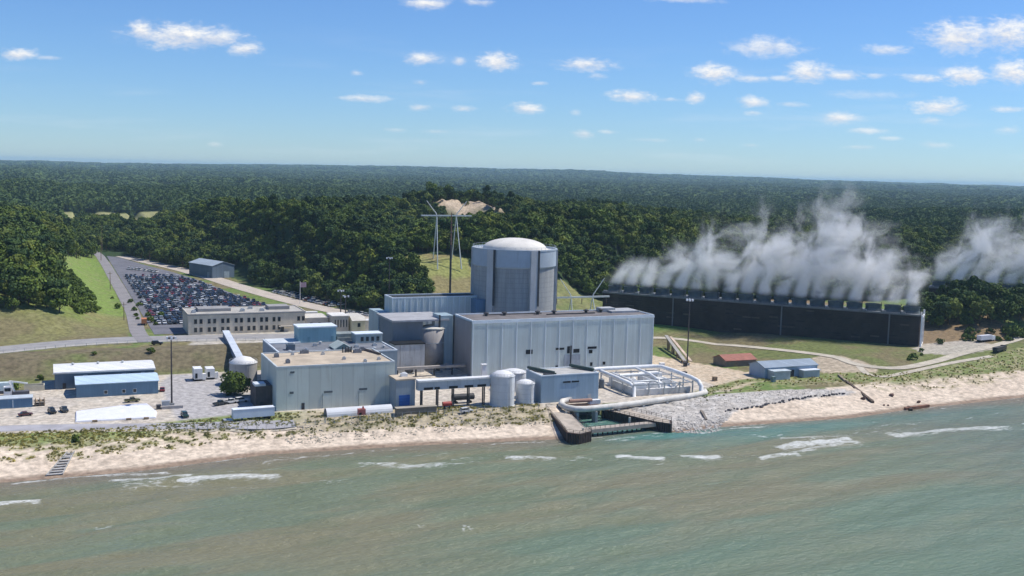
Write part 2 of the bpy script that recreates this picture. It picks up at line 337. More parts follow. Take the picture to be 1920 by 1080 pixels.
SAND = (.60,.50,.39); WET = (.27,.20,.145); YARD = (.50,.44,.36); DRY = (.185,.155,.085); GREEN = (.125,.185,.05); PALE = (.27,.25,.105)
PAVE = (.34,.33,.33); DARKG = (.035,.06,.022); ROCK = (.44,.405,.36)
PYLON_CUT = [(188,530),(262,530),(300,552),(262,566),(244,600),(232,616),(206,618),(192,611),(200,585),(194,560)]
SADDLE = [(232,560),(290,548),(326,574),(322,590),(300,606),(264,606),(240,600)]
BLOWOUT = (357, 926, 36, 22)
FIELD = [(14,1330),(140,1370),(165,1800),(10,1800)]
def lotpoly(): return [(33,505),(150,505),(158,540),(127,600),(111,655),(94,770),(72,870),(50,960),(33,960)]
def tone_land(U, V, Z):
    t = V - shore(U); D = np.hypot(U, V); out = np.empty(U.shape+(3,)); out[:] = DARKG
    n1 = fbm(U*.05, V*.05, 4); n2 = fbm(U*.35, V*.45, 3); n3 = fbm(U*.012+5, V*.012, 3)
    def put(mask, c):
        mk = np.clip(mask, 0, 1)[..., None]; out[:] = out*(1-mk) + np.array(c)*mk
    put(ss(.35, .7, n3)*ss(900, 1500, D), (.05,.085,.03))
    near = (V < 720)*1.0
    # grass of the terraces and banks
    grass = (V < foot(U)+4) & (V > 300) & (U > -90) & (U < 560) & (D < 900)
    put(grass*1.0, DRY); put(grass*ss(.38, .58, n1), GREEN); put(grass*ss(.5, .75, n2)*.5, PALE)
    # bank between the yard and the upper road
    bank = grass & (V > 440) & (V < 475) & (U < 118); put(bank*1.0, (.165,.14,.085)); put(bank*ss(.5, .66, n1), (.14,.16,.06)); put(bank*ss(.6,.75,n2)*.5,(.11,.085,.06))
    put(bank*(1-ss(446,455,V))*.7, (.14,.17,.05))
    # left hill
    hl = (edgeL(V)-U > 0) & (V > 478) & (V < 1000) & (U > -120)
    put(hl*1.0, (.20,.19,.075)); put(hl*ss(.35, .6, n1), (.155,.20,.05)); put(hl*ss(560, 590, V), (.17,.24,.055)); put(hl*ss(.5, .7, n2)*.5, (.24,.23,.11))
    put(((hl) & (V < 545))*(1-ss(522, 545, V))*ss(.3, .6, n1), (.19,.165,.085))
    # pylon corridor and the bank behind the plant
    g2 = inpoly(U, V, SADDLE); put(g2*1.0, (.20,.20,.085)); put(g2*ss(.4,.6,n1), (.14,.165,.06))
    pc = inpoly(U, V, PYLON_CUT); put(pc*1.0, (.24,.25,.085)); put(pc*ss(.4, .6, n1), (.22,.19,.09))
    # plant yard
    yard = inpoly(U, V, [(-60,366),(40,352),(165,345),(196,346),(250,352),(262,372),(268,400),(256,440),(128,462),(118,447),(-4,447),(-8,428),(-60,432)])
    put(yard*1.0, YARD); put(yard*ss(.45, .62, fbm(U*.09, V*.11, 3)), (.44,.39,.33)); put(yard*ss(.5, .75, n2)*.6, (.58,.53,.45))
    pave = inpoly(U, V, [(38,362),(72,352),(72,400),(64,405),(64,440),(44,446),(38,430)]); put(pave*.9, (.38,.365,.36))
    up = inpoly(U, V, [(55,475),(150,475),(165,520),(160,545),(60,545),(58,500)]); put(up*1.0, (.46,.42,.35)); put(up*ss(.5,.7,n2)*.5,(.38,.36,.32))
    # right-hand yard and slopes
    rg = (U > 285) & (V > 348) & (V < 600) & (U < 470) & grass; put(rg*1.0, (.175,.15,.08)); put(rg*ss(.4, .6, n1), (.145,.165,.06))
    put(rg*ss(470, 500, V)*(U < 345), (.14,.25,.05)); put(rg*(U > 395)*(V > 398), (.215,.155,.09))
    dirt = inpoly(U, V, [(250,352),(275,366),(285,378),(262,436),(250,440)]); put(dirt*1.0, (.50,.40,.285)); put(dirt*ss(.5,.7,n2)*.6,(.55,.47,.36))
    d2 = inpoly(U, V, [(312,372),(336,363),(343,372),(338,396),(328,398),(318,386)]); put(d2*.9, (.44,.36,.27))
    d3 = inpoly(U, V, [(384,386),(400,380),(440,388),(438,408),(405,407),(388,397)]); put(d3*.9, (.42,.38,.32))
    # dune and beach
    wob = (fbm(U*.08, V*.08, 3)-.5)*14
    beach = (t < 31+wob*.3)*(V < 400); rightb = ss(225, 250, U)
    put(beach*1.0, SAND); put(beach*ss(.45,.7,n1)*.5, (.52,.42,.32))
    tuft = ss(.47, .6, fbm(U*.42, V*.55, 3))
    dl = (1-rightb)*(1-ss(66, 90, U))
    put(dl*ss(13+0, 20, t+wob*.6)*(1-ss(39, 41, t-ss(0,60,30-U)*6))*tuft*.85*near, (.20,.21,.085))
    put(dl*ss(24, 29, t+wob*.3)*(1-ss(39, 42, t-ss(0,60,30-U)*6))*near, (.20,.245,.085)); put(dl*ss(24, 29, t+wob*.3)*(1-ss(39, 42, t-ss(0,60,30-U)*6))*tuft*near*.7, (.30,.28,.15))
    dm = ss(66, 90, U)*(1-ss(160, 168, U)); put(dm*ss(14, 18, t+wob*.3)*(1-ss(36, 40, t))*near, (.40,.34,.235)); put(dm*ss(14, 18, t+wob*.3)*(1-ss(34, 37, t))*tuft*.8*near, (.19,.18,.11))
    # right dune grass
    dr = ss(228, 240, U)*near
    bandv = np.interp(U, [230,240,268,300,335,380,450,560], [347,351,364,357,347,352,360,368]); top = np.interp(U, [230,268,313,344,382,450,560], [352,371,370,360,366,386,400])
    put(dr*(ss(-3, 3, V-bandv+wob*.4)*(1-ss(-1, 2, V-top))), (.17,.20,.07)); put(dr*(ss(-6, 0, V-bandv+wob)*(1-ss(-1, 2, V-top)))*tuft*.7, (.36,.31,.19))
    put(dr*((V-bandv+wob*.8 > -11) & (V < bandv+2))*tuft*.55, (.33,.29,.17))
    # revetment
    rv = inpoly(U, V, [(196,318),(204,311),(216,311),(222,318),(240,331),(300,337),(303,341),(272,348),(240,347),(214,346),(196,346)]); put(rv*1.0, ROCK); put(rv*ss(.4,.7,n2)*.6, (.48,.46,.43))
    put((1-ss(2.2, 4.6, t+wob*.12))*(V < 400), WET)
    # far clearings and the blow-out
    put(inpoly(U, V, FIELD)*1.0, (.30,.29,.13))
    bx, by, ra, rb = BLOWOUT; put(ss(1.25, .8, np.hypot((U-bx)/ra, (V-by)/rb)+(n1-.5)*.9), (.45,.36,.26))
    for fx, fy, r1, r2 in ((1900,3900,260,60),(900,5200,300,80),(3500,4600,300,90)): put(ss(1.1,.9,np.hypot((U-fx)/r1,(V-fy)/r2)), (.17,.19,.08))
    return {'tone': out}
us = axis(np.arange(-64, 522, 1.9), -9000, 26000, 95); vs = axis(np.arange(296, 640, 1.7), 280, 27000, 150)
vs = vs[vs > 279]
ground = grid('ground', us, vs, H, [attr_mat('land', .95, .5, .36)], tone_land)

# ---------------------------------------------------------------- the lake
FOAM = [(-22,300,-2,298,1.6,1),(-14,319.4,34,317.5,.8,.8),(13,313,38,308.5,1.7,.9),(30,307.5,62,303,1.6,1),(16,308,40,302,3.2,.45),(56,317,72,322,.7,.7),(82,307,112,299,1.6,.7),(111,304,124,304.8,1.2,.6),(129,301.6,146,294.3,1.3,.9),(150,294,157,292,1,.5),(163,291.6,179,283.6,2.2,1),(183,284,197,279.6,1.8,1),(201,279,216,276.5,.8,.35),(206,275,224,276,1.3,1),(219,284,255,286.5,2.6,1),(218,277,258,284,1.6,.7),(238,277,262,276.5,1.2,.45),(228,294.6,257,286.5,1.4,.75),(268,287.6,328,282.6,2.3,.85),(262,290,285,289,.9,.5),(276,298,300,299,.9,.5),(8,273.5,13,273,1,.8),(83,248.6,86,248.2,.7,.6),(93,242,96,241.8,1,.9),(124,317.5,152,315.6,.6,.7),(168,312,196,311,.8,.55),(206,310.6,240,311.6,.8,.8),(300,313,330,315,.5,.5),(330,316,420,319,.5,.4),(10,262,16,262,1.2,.25),(8,254,13,254,1,.2),(60,322.6,115,320,.7,.45),(-40,311,60,300,.8,.2),(90,313,160,306,.7,.22),(120,297,215,277,.9,.25),(200,296,300,291,.8,.22),(230,303,380,306,.8,.2),(330,300,420,309,.9,.25),(-30,289,40,288,.7,.16)]
_fr = random.Random(17)
for _ in range(26):
    _u = _fr.uniform(40, 400); _v = float(shore(_u))-_fr.uniform(3, 38); _l = _fr.uniform(5, 18); FOAM.append((_u, _v, _u+_l, _v-_l*_fr.uniform(.0, .12), _fr.uniform(.5, 1.0), _fr.uniform(.3, .6)))
def seg_dist(U, V, a, b, c, d):
    dx, dy = c-a, d-b; L = math.hypot(dx, dy); s = np.clip(((U-a)*dx+(V-b)*dy)/(L*L), 0, 1)
    return ((U-a)*dy-(V-b)*dx)/L, s, np.hypot(U-a-s*dx, V-b-s*dy)
def lake_z(U, V):
    D = np.hypot(U, V); k = 1-ss(350, 900, D); t = shore(U)-V; k = k*ss(0, 6, t)
    z = 0
    for wl, ang, amp in ((19, -.12, .22), (13, .1, .15), (8.3, -.3, .09), (5.6, .22, .06), (3.6, -.05, .035)):
        ph = (V*math.cos(ang)+U*math.sin(ang))*2*math.pi/wl + 3.5*fbm(U*.03+wl, V*.03, 2)*2
        z = z + amp*np.sin(ph)*(.35+1.1*fbm(U*.05+wl*3, V*.09, 2))
    for a, b, c, d, wd, st in FOAM:
        if abs(c-a) > 8 and wd > 1:
            q, s, r = seg_dist(U, V, a, b, c, d); z = z + .3*st*np.exp(-(r/(wd*1.3))**2)
    return z*k*1.25
def tone_lake(U, V, Z):
    t = shore(U)-V; out = np.empty(U.shape+(3,)); out[:] = (.200,.205,.128)
    st = fbm(U*.018+V*.004, V*.085-U*.01, 4); s2 = fbm(U*.05+40, V*.21, 3); big = fbm(U*.009+7, V*.014, 3)
    def put(mk, c): mk = np.clip(mk, 0, 1)[..., None]; out[:] = out*(1-mk)+np.array(c)*mk
    put(ss(.42, .66, st), (.205,.195,.118)); put(ss(.52, .36, st)*.7, (.150,.192,.124))
    put(ss(.5, .66, s2)*.35, (.14,.165,.095))
    put(ss(95, 45, V-170+30*(big-.5))*.0 + ss(255, 200, V+40*(st-.5))*ss(-60, 40, U*.2+V*.0+20)*.6, (.125,.195,.135))
    put(ss(235, 330, U+60*(st-.5))*ss(330, 300, V*.9+25)*.6, (.13,.172,.142))
    put(ss(3, 16, t)*0 + ss(16, 2, t+8*(s2-.5))*.8, (.20,.165,.12))
    # clear discharge water about the dock
    j = np.exp(-(((U-192)/24)**2+((V-311)/5.5)**2)) + np.exp(-(((U-230)/46)**2+((V-303)/9)**2))*.75 + ((U > 160) & (U < 200) & (V > 317))*1.0 + np.exp(-(((U-300)/60)**2+((V-307)/7)**2))*.55
    put(j*.9, (.085,.205,.172))
    f = np.zeros(U.shape)
    for a, b, c, d, wd, s_ in FOAM:
        q, s, r = seg_dist(U, V, a, b, c, d); w2 = wd*(.5+1.0*fbm(U*.16+a, V*.3, 3)); bow = q + .9*np.sin(s*7+a) 
        core = np.exp(-(np.maximum(bow, 0)/(w2*1.9))**2)*np.exp(-(np.minimum(bow, 0)/(w2*.6))**2)*ss(0, .1, s)*(1-ss(.88, 1, s))*(np.abs(q)<12)
        f = np.maximum(f, core*s_)
    jets = 0
    for cx, cy in ((172,329),(176.5,331),(181,334),(176,323.5),(182,311.6),(188,312.4),(193,313.4),(178,309.5),(197,313)):
        jets = np.maximum(jets, np.exp(-(((U-cx)/3.2)**2+((V-cy)/1.2)**2)))
    f = np.maximum(f, jets*.62)
    f = np.maximum(f, np.exp(-((t-.7)/.8)**2)*.55*ss(.35, .6, fbm(U*.06, V*.01, 3)))
    return {'tone': out, 'foam': f}
def lake_mat():
    mt = bpy.data.materials.new('lake_water'); mt.use_nodes = True; n = NT(mt.node_tree); b = n.n['Principled BSDF']
    pos = n.add('ShaderNodeNewGeometry').outputs['Position']
    a = n.add('ShaderNodeAttribute', attribute_name='tone').outputs['Color']; f = n.add('ShaderNodeAttribute', attribute_name='foam').outputs['Fac']
    lace = n.noise(n.vmath('MULTIPLY', pos, (.42, 1.25, 1)), .6, 6, .7, .8)
    k = n.ss(n.math('ADD', f, n.math('MULTIPLY', n.math('SUBTRACT', lace, .5), n.math('MULTIPLY', n.ss(f, .02, .2), 2.6))), .34, 1.0)
    k = n.math('MULTIPLY', k, n.ss(n.noise(n.vmath('MULTIPLY', pos, (.5, 1.6, 1)), 1.3, 4, .7), .3, .62, .35, 1))
    n.put(b.inputs['Base Color'], n.mix(k, a, (.66,.67,.64)))
    n.put(b.inputs['Roughness'], n.math('ADD', n.math('MULTIPLY', k, .5), .22)); b.inputs['IOR'].default_value = 1.33; b.inputs['Specular IOR Level'].default_value = .22
    bp = n.add('ShaderNodeBump'); bp.inputs['Strength'].default_value = 1.0; bp.inputs['Distance'].default_value = .9
    sp = n.vmath('MULTIPLY', pos, (.34, .95, 1)); n.put(bp.inputs['Height'], n.noise(sp, .9, 4, .6)); n.l.new(bp.outputs[0], b.inputs['Normal'])
    return mt
lu = axis(np.arange(-70, 420, .85), -7000, 9000, 60); lv = axis(np.arange(196, 346, .75), -6000, 346, 70)
lake = grid('lake_water', lu, lv, lake_z, [lake_mat()], tone_lake)

# ---------------------------------------------------------------- roads
def strip(name, path, width, mat, lift=.1, step=3.0, kind='structure', zs=None):
    P = [np.array(p, float) for p in path]; Q = []
    # Catmull-Rom through the points
    for i in range(len(P)-1):
        a, b, c, e = P[max(i-1, 0)], P[i], P[i+1], P[min(i+2, len(P)-1)]; n = max(2, int(np.linalg.norm(c-b)/step))
        for k in range(n):
            t = k/n; Q.append(.5*((2*b)+(-a+c)*t+(2*a-5*b+4*c-e)*t*t+(-a+3*b-3*c+e)*t**3))
    Q.append(P[-1]); Q = np.array(Q); tg = np.gradient(Q, axis=0); tg /= np.linalg.norm(tg, axis=1)[:, None]; nm = np.stack([-tg[:, 1], tg[:, 0]], 1)
    mb = MB(); K = 5; hc = H(Q[:, 0], Q[:, 1])
    for j in range(K):
        w_ = (j/(K-1)-.5)*width; X = Q[:, 0]+nm[:, 0]*w_; Y = Q[:, 1]+nm[:, 1]*w_
        Z = np.maximum(H(X, Y), hc*.5+H(X, Y)*.5)+lift
        mb.pts(list(zip(X, Y, Z)))
    N = len(Q)
    for j in range(K-1):
        for i in range(N-1): mb.face((j*N+i, (j+1)*N+i, (j+1)*N+i+1, j*N+i+1))
    o = mb.build(name, mat, smooth=True); o['kind'] = kind
    if o.data.polygons[0].normal.z < 0: o.data.flip_normals()
    return o
asphalt = M('asphalt', (.155,.155,.175), .9, .15, .12); pale_road = M('pale_road', (.42,.40,.365), .9, .12, .2); grey_road = M('worn_asphalt', (.36,.35,.365), .9, .15, .15)
sandy_road = M('sandy_track', (.47,.42,.335), .95, .15, .2)
strip('shore_road', [(-90,372),(-50,370),(-16,368.5),(4,364.5),(31,357.5),(52,353.5),(74,350.5)], 8, grey_road, .1)
strip('road_shoulder', [(-90,366),(-50,364.3),(-16,362.8),(4,359),(31,352.4),(52,349),(74,346.8)], 3.2, sandy_road, .05)
strip('upper_road', [(-130,440),(-60,466),(-20,483.5),(6,494),(37,498),(90,492),(118,487)], 13, M('upper_road', (.30,.29,.285), .9, .12, .2), .14)
strip('road_edge', [(-130,432),(-60,457.5),(-20,474.5),(6,485.4),(37,489.6),(90,483.6),(118,479)], 4.2, pale_road, .10)
strip('access_road', [(38,488),(36.6,520),(39,600),(39,760),(38.5,900),(36,985),(24,1080),(8,1200)], 7, M('access_road', (.25,.235,.235), .9, .12, .2), .16)
strip('gravel_track', [(56,950),(67,905),(84,845),(99,778),(112,700),(124,640),(137,588),(152,548),(166,528)], 13, M('gravel_track', (.47,.41,.345), .95, .12, .2), .18)
strip('site_road', [(248,478),(287,471.5),(311,452),(325,424),(335,394),(336,376),(350,367),(378,373),(404,382),(440,393),(471,402),(560,430)], 4.6, sandy_road, .12)
strip('site_track', [(336,376),(330,364),(333,357),(352,361),(384,369.5),(418,376)], 3, sandy_road, .10)
lot = MB(); lot.prism([(43,509),(58,509),(58,535),(116,535),(121,572),(112,610),(103,655),(92,745),(82,800),(68,858),(52,938),(43,952)], 10.8, 11.14)
lot = lot.build('parking_lot', asphalt); lot['kind'] = 'structure'
# ---------------------------------------------------------------- trees
def leaf_mat(name, col, var=.45):
    mt = bpy.data.materials.new(name); mt.use_nodes = True; n = NT(mt.node_tree); b = n.n['Principled BSDF']
    r = n.add('ShaderNodeObjectInfo').outputs['Random']; pos = n.add('ShaderNodeNewGeometry').outputs['Position']
    big = n.noise(pos, .011, 3); loc = n.noise(pos, .35, 2)
    c1 = n.mix(r, tuple(c*(1-var) for c in col), (col[0]*1.35, col[1]*1.2, col[2]*.95))
    c1 = n.mix(n.ss(big, .38, .62, 0, .7), c1, (col[0]*1.5, col[1]*1.25, col[2]*.8)); f = n.ss(loc, .3, .7, .72, 1.28)
    n.put(b.inputs['Base Color'], n.vmath('MULTIPLY', c1, n.vec(f, f, f))); b.inputs['Roughness'].default_value = .8; b.inputs['Specular IOR Level'].default_value = .12
    return mt
leafm = leaf_mat('broadleaf', (.080,.132,.037)); farleaf = leaf_mat('far_broadleaf', (.070,.120,.045), .3); leaf_pale = leaf_mat('pale_broadleaf', (.105,.148,.040), .3); leaf_deep = leaf_mat('deep_broadleaf', (.044,.084,.036), .3); LEAVES = [leafm, leaf_deep, leafm, leaf_pale, leafm, leaf_deep, leafm]; bark = M('bark', (.09,.07,.055), .9, .3, 2)
shrubm = leaf_mat('shrub_leaf', (.075,.125,.032))
def crown_mesh(name, seed, n, size, rx=4.6, h0=4, h1=13, lobes=8, mat=None, trunk=False):
    """leaf clumps spread over the shells of several overlapping lobes"""
    g = np.random.default_rng(seed); cz = (h0+h1)/2; hz = (h1-h0)/2; L = []
    for k in range(lobes):
        a = 2.4*k+g.random(); rr = rx*(.25+.4*g.random())*(0 if k == 0 else 1); L.append((rr*math.cos(a), rr*math.sin(a), cz+(g.random()-.45)*hz*1.0, rx*(.42+.25*g.random())))
    mb = MB(); L[0] = (0, 0, cz+hz*.3, rx*.62)
    for i in range(n):
        x, y, z, r = L[int(g.integers(lobes))]; dv = g.normal(size=3); dv /= np.linalg.norm(dv)
        if dv[2] < -.35 and g.random() < .6: dv[2] *= -1
        q = np.array([x, y, z]) + dv*np.array([r, r, r*.82])*(.72+.36*g.random()); nr = dv + g.normal(size=3)*.55; nr /= np.linalg.norm(nr)
        t = np.cross(nr, [.3, .2, .9]); t /= np.linalg.norm(t); b = np.cross(nr, t); s = size*(.6+.8*g.random()); an = g.random()*6.28
        t, b = t*math.cos(an)+b*math.sin(an), b*math.cos(an)-t*math.sin(an)
        mb.quad(q-t*s-b*s*.5, q+t*s*.4-b*s*.8, q+t*s+b*s*.4, q-t*s*.3+b*s*.8)
    if trunk: trunk_shape(mb, seed, h0, h1, rx, 1)
    me = bpy.data.meshes.new(name); me.from_pydata(mb.v, [], mb.f); me.materials.append(mat or leafm)
    if trunk: me.materials.append(bark)
    me.polygons.foreach_set('material_index', mb.m); me.update(); return me
def trunk_shape(mb, seed, h0, h1, rx, m=0):
    g = random.Random(seed)
    mb.tube([(0, 0, -1), (.1, .05, h0*.6), (g.uniform(-.3, .3), g.uniform(-.3, .3), (h0+h1)/2), (0, 0, h1*.85)], .34, 6, m, .06)
    for k in range(4):
        a = 1.57*k+g.random(); z = h0*.8+k*.7; mb.tube([(0, 0, z), (rx*.3*math.cos(a), rx*.3*math.sin(a), z+1.3), (rx*.6*math.cos(a), rx*.6*math.sin(a), z+3)], .16, 5, m, .04)
CROWN = []; TRUNK = []; TPROTO = []
specs = [(4.6,1.8,13.5,9),(5.2,1.5,12.5,10),(3.9,2.4,15,8),(5.0,1.5,13.5,10),(4.2,1.2,11,9),(3.2,2,16.5,7),(6.0,1.5,12.5,13)]
for i, (rx, h0, h1, lb) in enumerate(specs):
    CROWN.append(crown_mesh('crown', 40+i, 900, .6, rx, h0, h1, lb, LEAVES[i]))
    mb = MB(); trunk_shape(mb, i, h0, h1, rx); me = bpy.data.meshes.new('trunk'); me.from_pydata(mb.v, [], mb.f); me.materials.append(bark); TRUNK.append(me)
    TPROTO.append(bpy.data.objects.new('forest_tree', crown_mesh('forest_tree', 40+i, 900, .6, rx, h0, h1, lb, LEAVES[i], True)))
FPROTO = [bpy.data.objects.new('far_tree', crown_mesh('far_tree', 70+i, 170, 1.55, 5.0, 2, 13, 7, farleaf)) for i in range(4)]
SHRUB = [crown_mesh('shrub', 90+i, 150, .34, 1.5, .1, 2.0, 5, shrubm) for i in range(3)]
SPROTO = [bpy.data.objects.new('dune_shrub', s) for s in SHRUB]
def tuft_mesh(seed):
    g = random.Random(seed); mb = MB()
    for k in range(26):
        a = g.uniform(0, 6.28); r = g.uniform(0, .55); x, y = r*math.cos(a), r*math.sin(a); h = g.uniform(.45, 1.0); lx, ly = g.uniform(-.3, .3), g.uniform(-.3, .3); wd = .09
        i = mb.pts([(x-wd, y, 0), (x+wd, y, 0), (x+lx, y+ly, h)]); mb.face((i, i+1, i+2))
    me = bpy.data.meshes.new('grass_tuft'); me.from_pydata(mb.v, [], mb.f); return me
def scatter(name, P, sc, rot, protos, flat=1.0):
    """one object that draws a copy of a prototype at each of its points"""
    n = len(P); me = bpy.data.meshes.new(name); me.vertices.add(n); me.vertices.foreach_set('co', np.asarray(P, np.float32).ravel())
    a = me.attributes.new('size', 'FLOAT_VECTOR', 'POINT'); v3 = np.stack([sc, sc, sc*flat], -1); a.data.foreach_set('vector', v3.astype(np.float32).ravel())
    a = me.attributes.new('turn', 'FLOAT_VECTOR', 'POINT'); a.data.foreach_set('vector', np.stack([rot*0, rot*0, rot], -1).astype(np.float32).ravel())
    a = me.attributes.new('pick', 'INT', 'POINT'); a.data.foreach_set('value', _rng.integers(0, len(protos), n).astype(np.int32))
    o = bpy.data.objects.new(name, me); COL.objects.link(o); o['kind'] = 'stuff'
    g = bpy.data.node_groups.new(name, 'GeometryNodeTree'); g.interface.new_socket('Geometry', in_out='INPUT', socket_type='NodeSocketGeometry'); g.interface.new_socket('Geometry', in_out='OUTPUT', socket_type='NodeSocketGeometry')
    N = g.nodes; gi = N.new('NodeGroupInput'); go = N.new('NodeGroupOutput'); j = N.new('GeometryNodeJoinGeometry'); ip = N.new('GeometryNodeInstanceOnPoints')
    for pr in reversed(protos):
        oi = N.new('GeometryNodeObjectInfo'); oi.inputs['Object'].default_value = pr; oi.inputs['As Instance'].default_value = True; g.links.new(oi.outputs['Geometry'], j.inputs[0])
    def attr(nm, t):
        q = N.new('GeometryNodeInputNamedAttribute'); q.data_type = t; q.inputs['Name'].default_value = nm; return q.outputs[0]
    g.links.new(gi.outputs[0], ip.inputs['Points']); g.links.new(j.outputs[0], ip.inputs['Instance']); ip.inputs['Pick Instance'].default_value = True
    g.links.new(attr('pick', 'INT'), ip.inputs['Instance Index']); g.links.new(attr('size', 'FLOAT_VECTOR'), ip.inputs['Scale'])
    er = N.new('FunctionNodeEulerToRotation'); g.links.new(attr('turn', 'FLOAT_VECTOR'), er.inputs[0]); g.links.new(er.outputs[0], ip.inputs['Rotation'])
    g.links.new(ip.outputs[0], go.inputs[0]); md = o.modifiers.new('copies', 'NODES'); md.node_group = g
    return o
def in_view(u, v, mar=1.1):
    x = u*math.cos(HEAD)-v*math.sin(HEAD); y = u*math.sin(HEAD)+v*math.cos(HEAD); return (np.abs(x) < .49*y*mar+25) & (y > 100)
def jitter(D0, D1, sp, sq=.9):
    R = np.arange(-D1, D1, sp); U, V = np.meshgrid(R, np.arange(200, D1, sp)); U = U.ravel()+(_rng.random(U.size)-.5)*sp*sq; V = V.ravel()+(_rng.random(V.size)-.5)*sp*sq
    D = np.hypot(U, V); k = (D >= D0) & (D < D1) & in_view(U, V); return U[k], V[k]
def wooded(u, v):
    D = np.hypot(u, v); n = (fbm(u*.05, v*.05, 3)-.5)
    k = (v > foot(u)+3+n*7)
    d = edgeL(v)-u
    hl = (d > np.interp(v, [530,560,600,700,800,900,960], [26,30,35,33,28,14,3])+n*16) & (v > 534+n*14) & (v < 1000)
    k = k & ~((u < 60) & (v < 1000)); k |= hl
    k |= (v > 1000) & (u < 60) & (d > -4) | (v > 1000) & (u < 70) & (u > 44)
    hr = (np.hypot((u-487)/54, (v-440)/31) + n*.5 < .97) & (u > 430); k |= hr
    k |= (u > 600) & (v > 430)
    k &= ~inpoly(u, v, [(x, y) for x, y in PYLON_CUT]) & ~inpoly(u, v, FIELD) & ~inpoly(u, v, SADDLE) & ~inpoly(u, v, [(84,735),(98,735),(112,690),(122,735),(132,760),(126,800),(104,820),(84,810)])
    k &= ~inpoly(u, v, [(262,520),(280,520),(400,390),(425,405),(410,428),(338,508),(300,552),(255,556)]) & ~inpoly(u, v, [(616,360),(494,496),(510,522),(642,378)])
    bx, by, ra, rb = BLOWOUT; k &= (np.hypot((u-bx)/ra, (v-by)/rb) + n*2.6 > .9) | ((_rng.random(np.shape(u)) < .3) & (fbm(u*.11, v*.11, 2) > .46))
    k &= ~((np.abs(u-338*v/872) < 34+n*70) & (v > 872-n*80) & (v < 925))
    for fx, fy, r1, r2 in ((1900,3900,260,60),(900,5200,300,80),(3500,4600,300,90)): k &= np.hypot((u-fx)/r1, (v-fy)/r2) > 1
    return k
u, v = jitter(380, 1350, 5.5); k = wooded(u, v); u, v = u[k], v[k]; D = np.hypot(u, v); z = H(u, v)
order = np.argsort(D); NEAR = 285
size = .5+.68*_rng.random(len(u))**1.5; size *= 1+.25*(fbm(u*.03, v*.03, 2)-.5); rot = _rng.random(len(u))*6.28
def where(x, y):
    if x < 60: return ('broadleaf tree in the dark wood on the grassy knoll beside the access road', 'trees on the knoll by the access road')
    if x > 450: return ('broadleaf tree in the dark clump beyond the open end of the cooling tower', 'trees beyond the cooling tower')
    if x < 185: return ('broadleaf tree on the wooded dune slope between the parking lot and the grassy cut', 'trees on the dune beside the parking lot')
    return ('broadleaf tree on the wooded dune slope behind the reactor dome and cooling tower', 'trees on the dune behind the reactor')
for i in order[:NEAR]:
    lb, gp = where(u[i], v[i]); kk = int(_rng.integers(len(CROWN)))
    o = T('broadleaf_tree', lb, 'tree', (u[i], v[i], z[i]-.3), float(rot[i]), gp); o.scale = (size[i],)*3
    for nm, me in (('trunk', TRUNK[kk]), ('crown', CROWN[kk])):
        c_ = bpy.data.objects.new(nm, me); COL.objects.link(c_); c_.parent = o
r = order[NEAR:]
scatter('forest', np.stack([u[r], v[r], z[r]-.3], -1), size[r], rot[r], TPROTO)
u, v = jitter(1350, 3400, 11.5); k = wooded(u, v); u, v = u[k], v[k]
scatter('distant_forest', np.stack([u, v, H(u, v)-1], -1), 1.15+.6*_rng.random(len(u)), _rng.random(len(u))*6.28, FPROTO)
u, v = jitter(3400, 8200, 34); k = wooded(u, v); u, v = u[k], v[k]
scatter('horizon_forest', np.stack([u, v, H(u, v)-4], -1), 3.0+1.6*_rng.random(len(u)), _rng.random(len(u))*6.28, FPROTO, .55)
u, v = jitter(8200, 15500, 95); 
scatter('skyline_forest', np.stack([u, v, H(u, v)-6], -1), 8+4*_rng.random(len(u)), _rng.random(len(u))*6.28, FPROTO, .24)
# shrubs on the knoll and the dunes, beach grass
def region(poly, n, thr=None, f=.08):
    xs = [p[0] for p in poly]; ys = [p[1] for p in poly]; u = _rng.uniform(min(xs), max(xs), n); v = _rng.uniform(min(ys), max(ys), n); k = inpoly(u, v, poly)
    if thr is not None: k &= fbm(u*f, v*f, 3) > thr
    return u[k], v[k]
sets = [region([(-4,548),(14,548),(22,575),(20,640),(12,690),(-2,690),(-6,600)], 900, .42, .12), region([(430,405),(470,392),(500,384),(520,400),(470,410),(452,425)], 160), region([(-40,470),(110,462),(112,448),(-10,446),(-40,450)], 60, .56),
        region([(345,395),(392,390),(380,372),(350,372)], 14, .5), region([(168,560),(190,540),(200,545),(190,600),(176,600)], 150, .45), region([(60,540),(30,700),(34,520)], 30)]
u = np.concatenate([s[0] for s in sets]); v = np.concatenate([s[1] for s in sets])
scatter('shrubbery', np.stack([u, v, H(u, v)-.1], -1), .6+1.0*_rng.random(len(u)), _rng.random(len(u))*6.28, SPROTO)
gm = leaf_mat('beach_grass', (.30,.31,.14), .3); tp = []
for i in range(3):
    me = tuft_mesh(i); me.materials.append(gm); tp.append(bpy.data.objects.new('grass_tuft', me))
u = np.concatenate([_rng.uniform(-60, 165, 11000), _rng.uniform(228, 480, 6000)]); v = np.concatenate([_rng.uniform(332, 366, 11000), _rng.uniform(328, 392, 6000)])
t = v-shore(u); nn = fbm(u*.42, v*.55, 3); wob = fbm(u*.08, v*.08, 3)-.5
bandv = np.interp(u, [230,240,268,300,335,380,450,560], [347,351,364,357,347,352,360,368]); top = np.interp(u, [230,268,313,344,382,450,560], [352,371,370,360,366,386,400])
kl = (u < 165) & (t > 14-wob*6) & (t < 38+np.clip(30-u, 0, 60)/10) & ((nn > .52) | ((t > 25) & (u < 70) & (nn > .36))); kr = (u > 228) & (v > bandv-9-wob*16) & (v < top) & ((nn > .55) | ((v > bandv) & (nn > .42)))
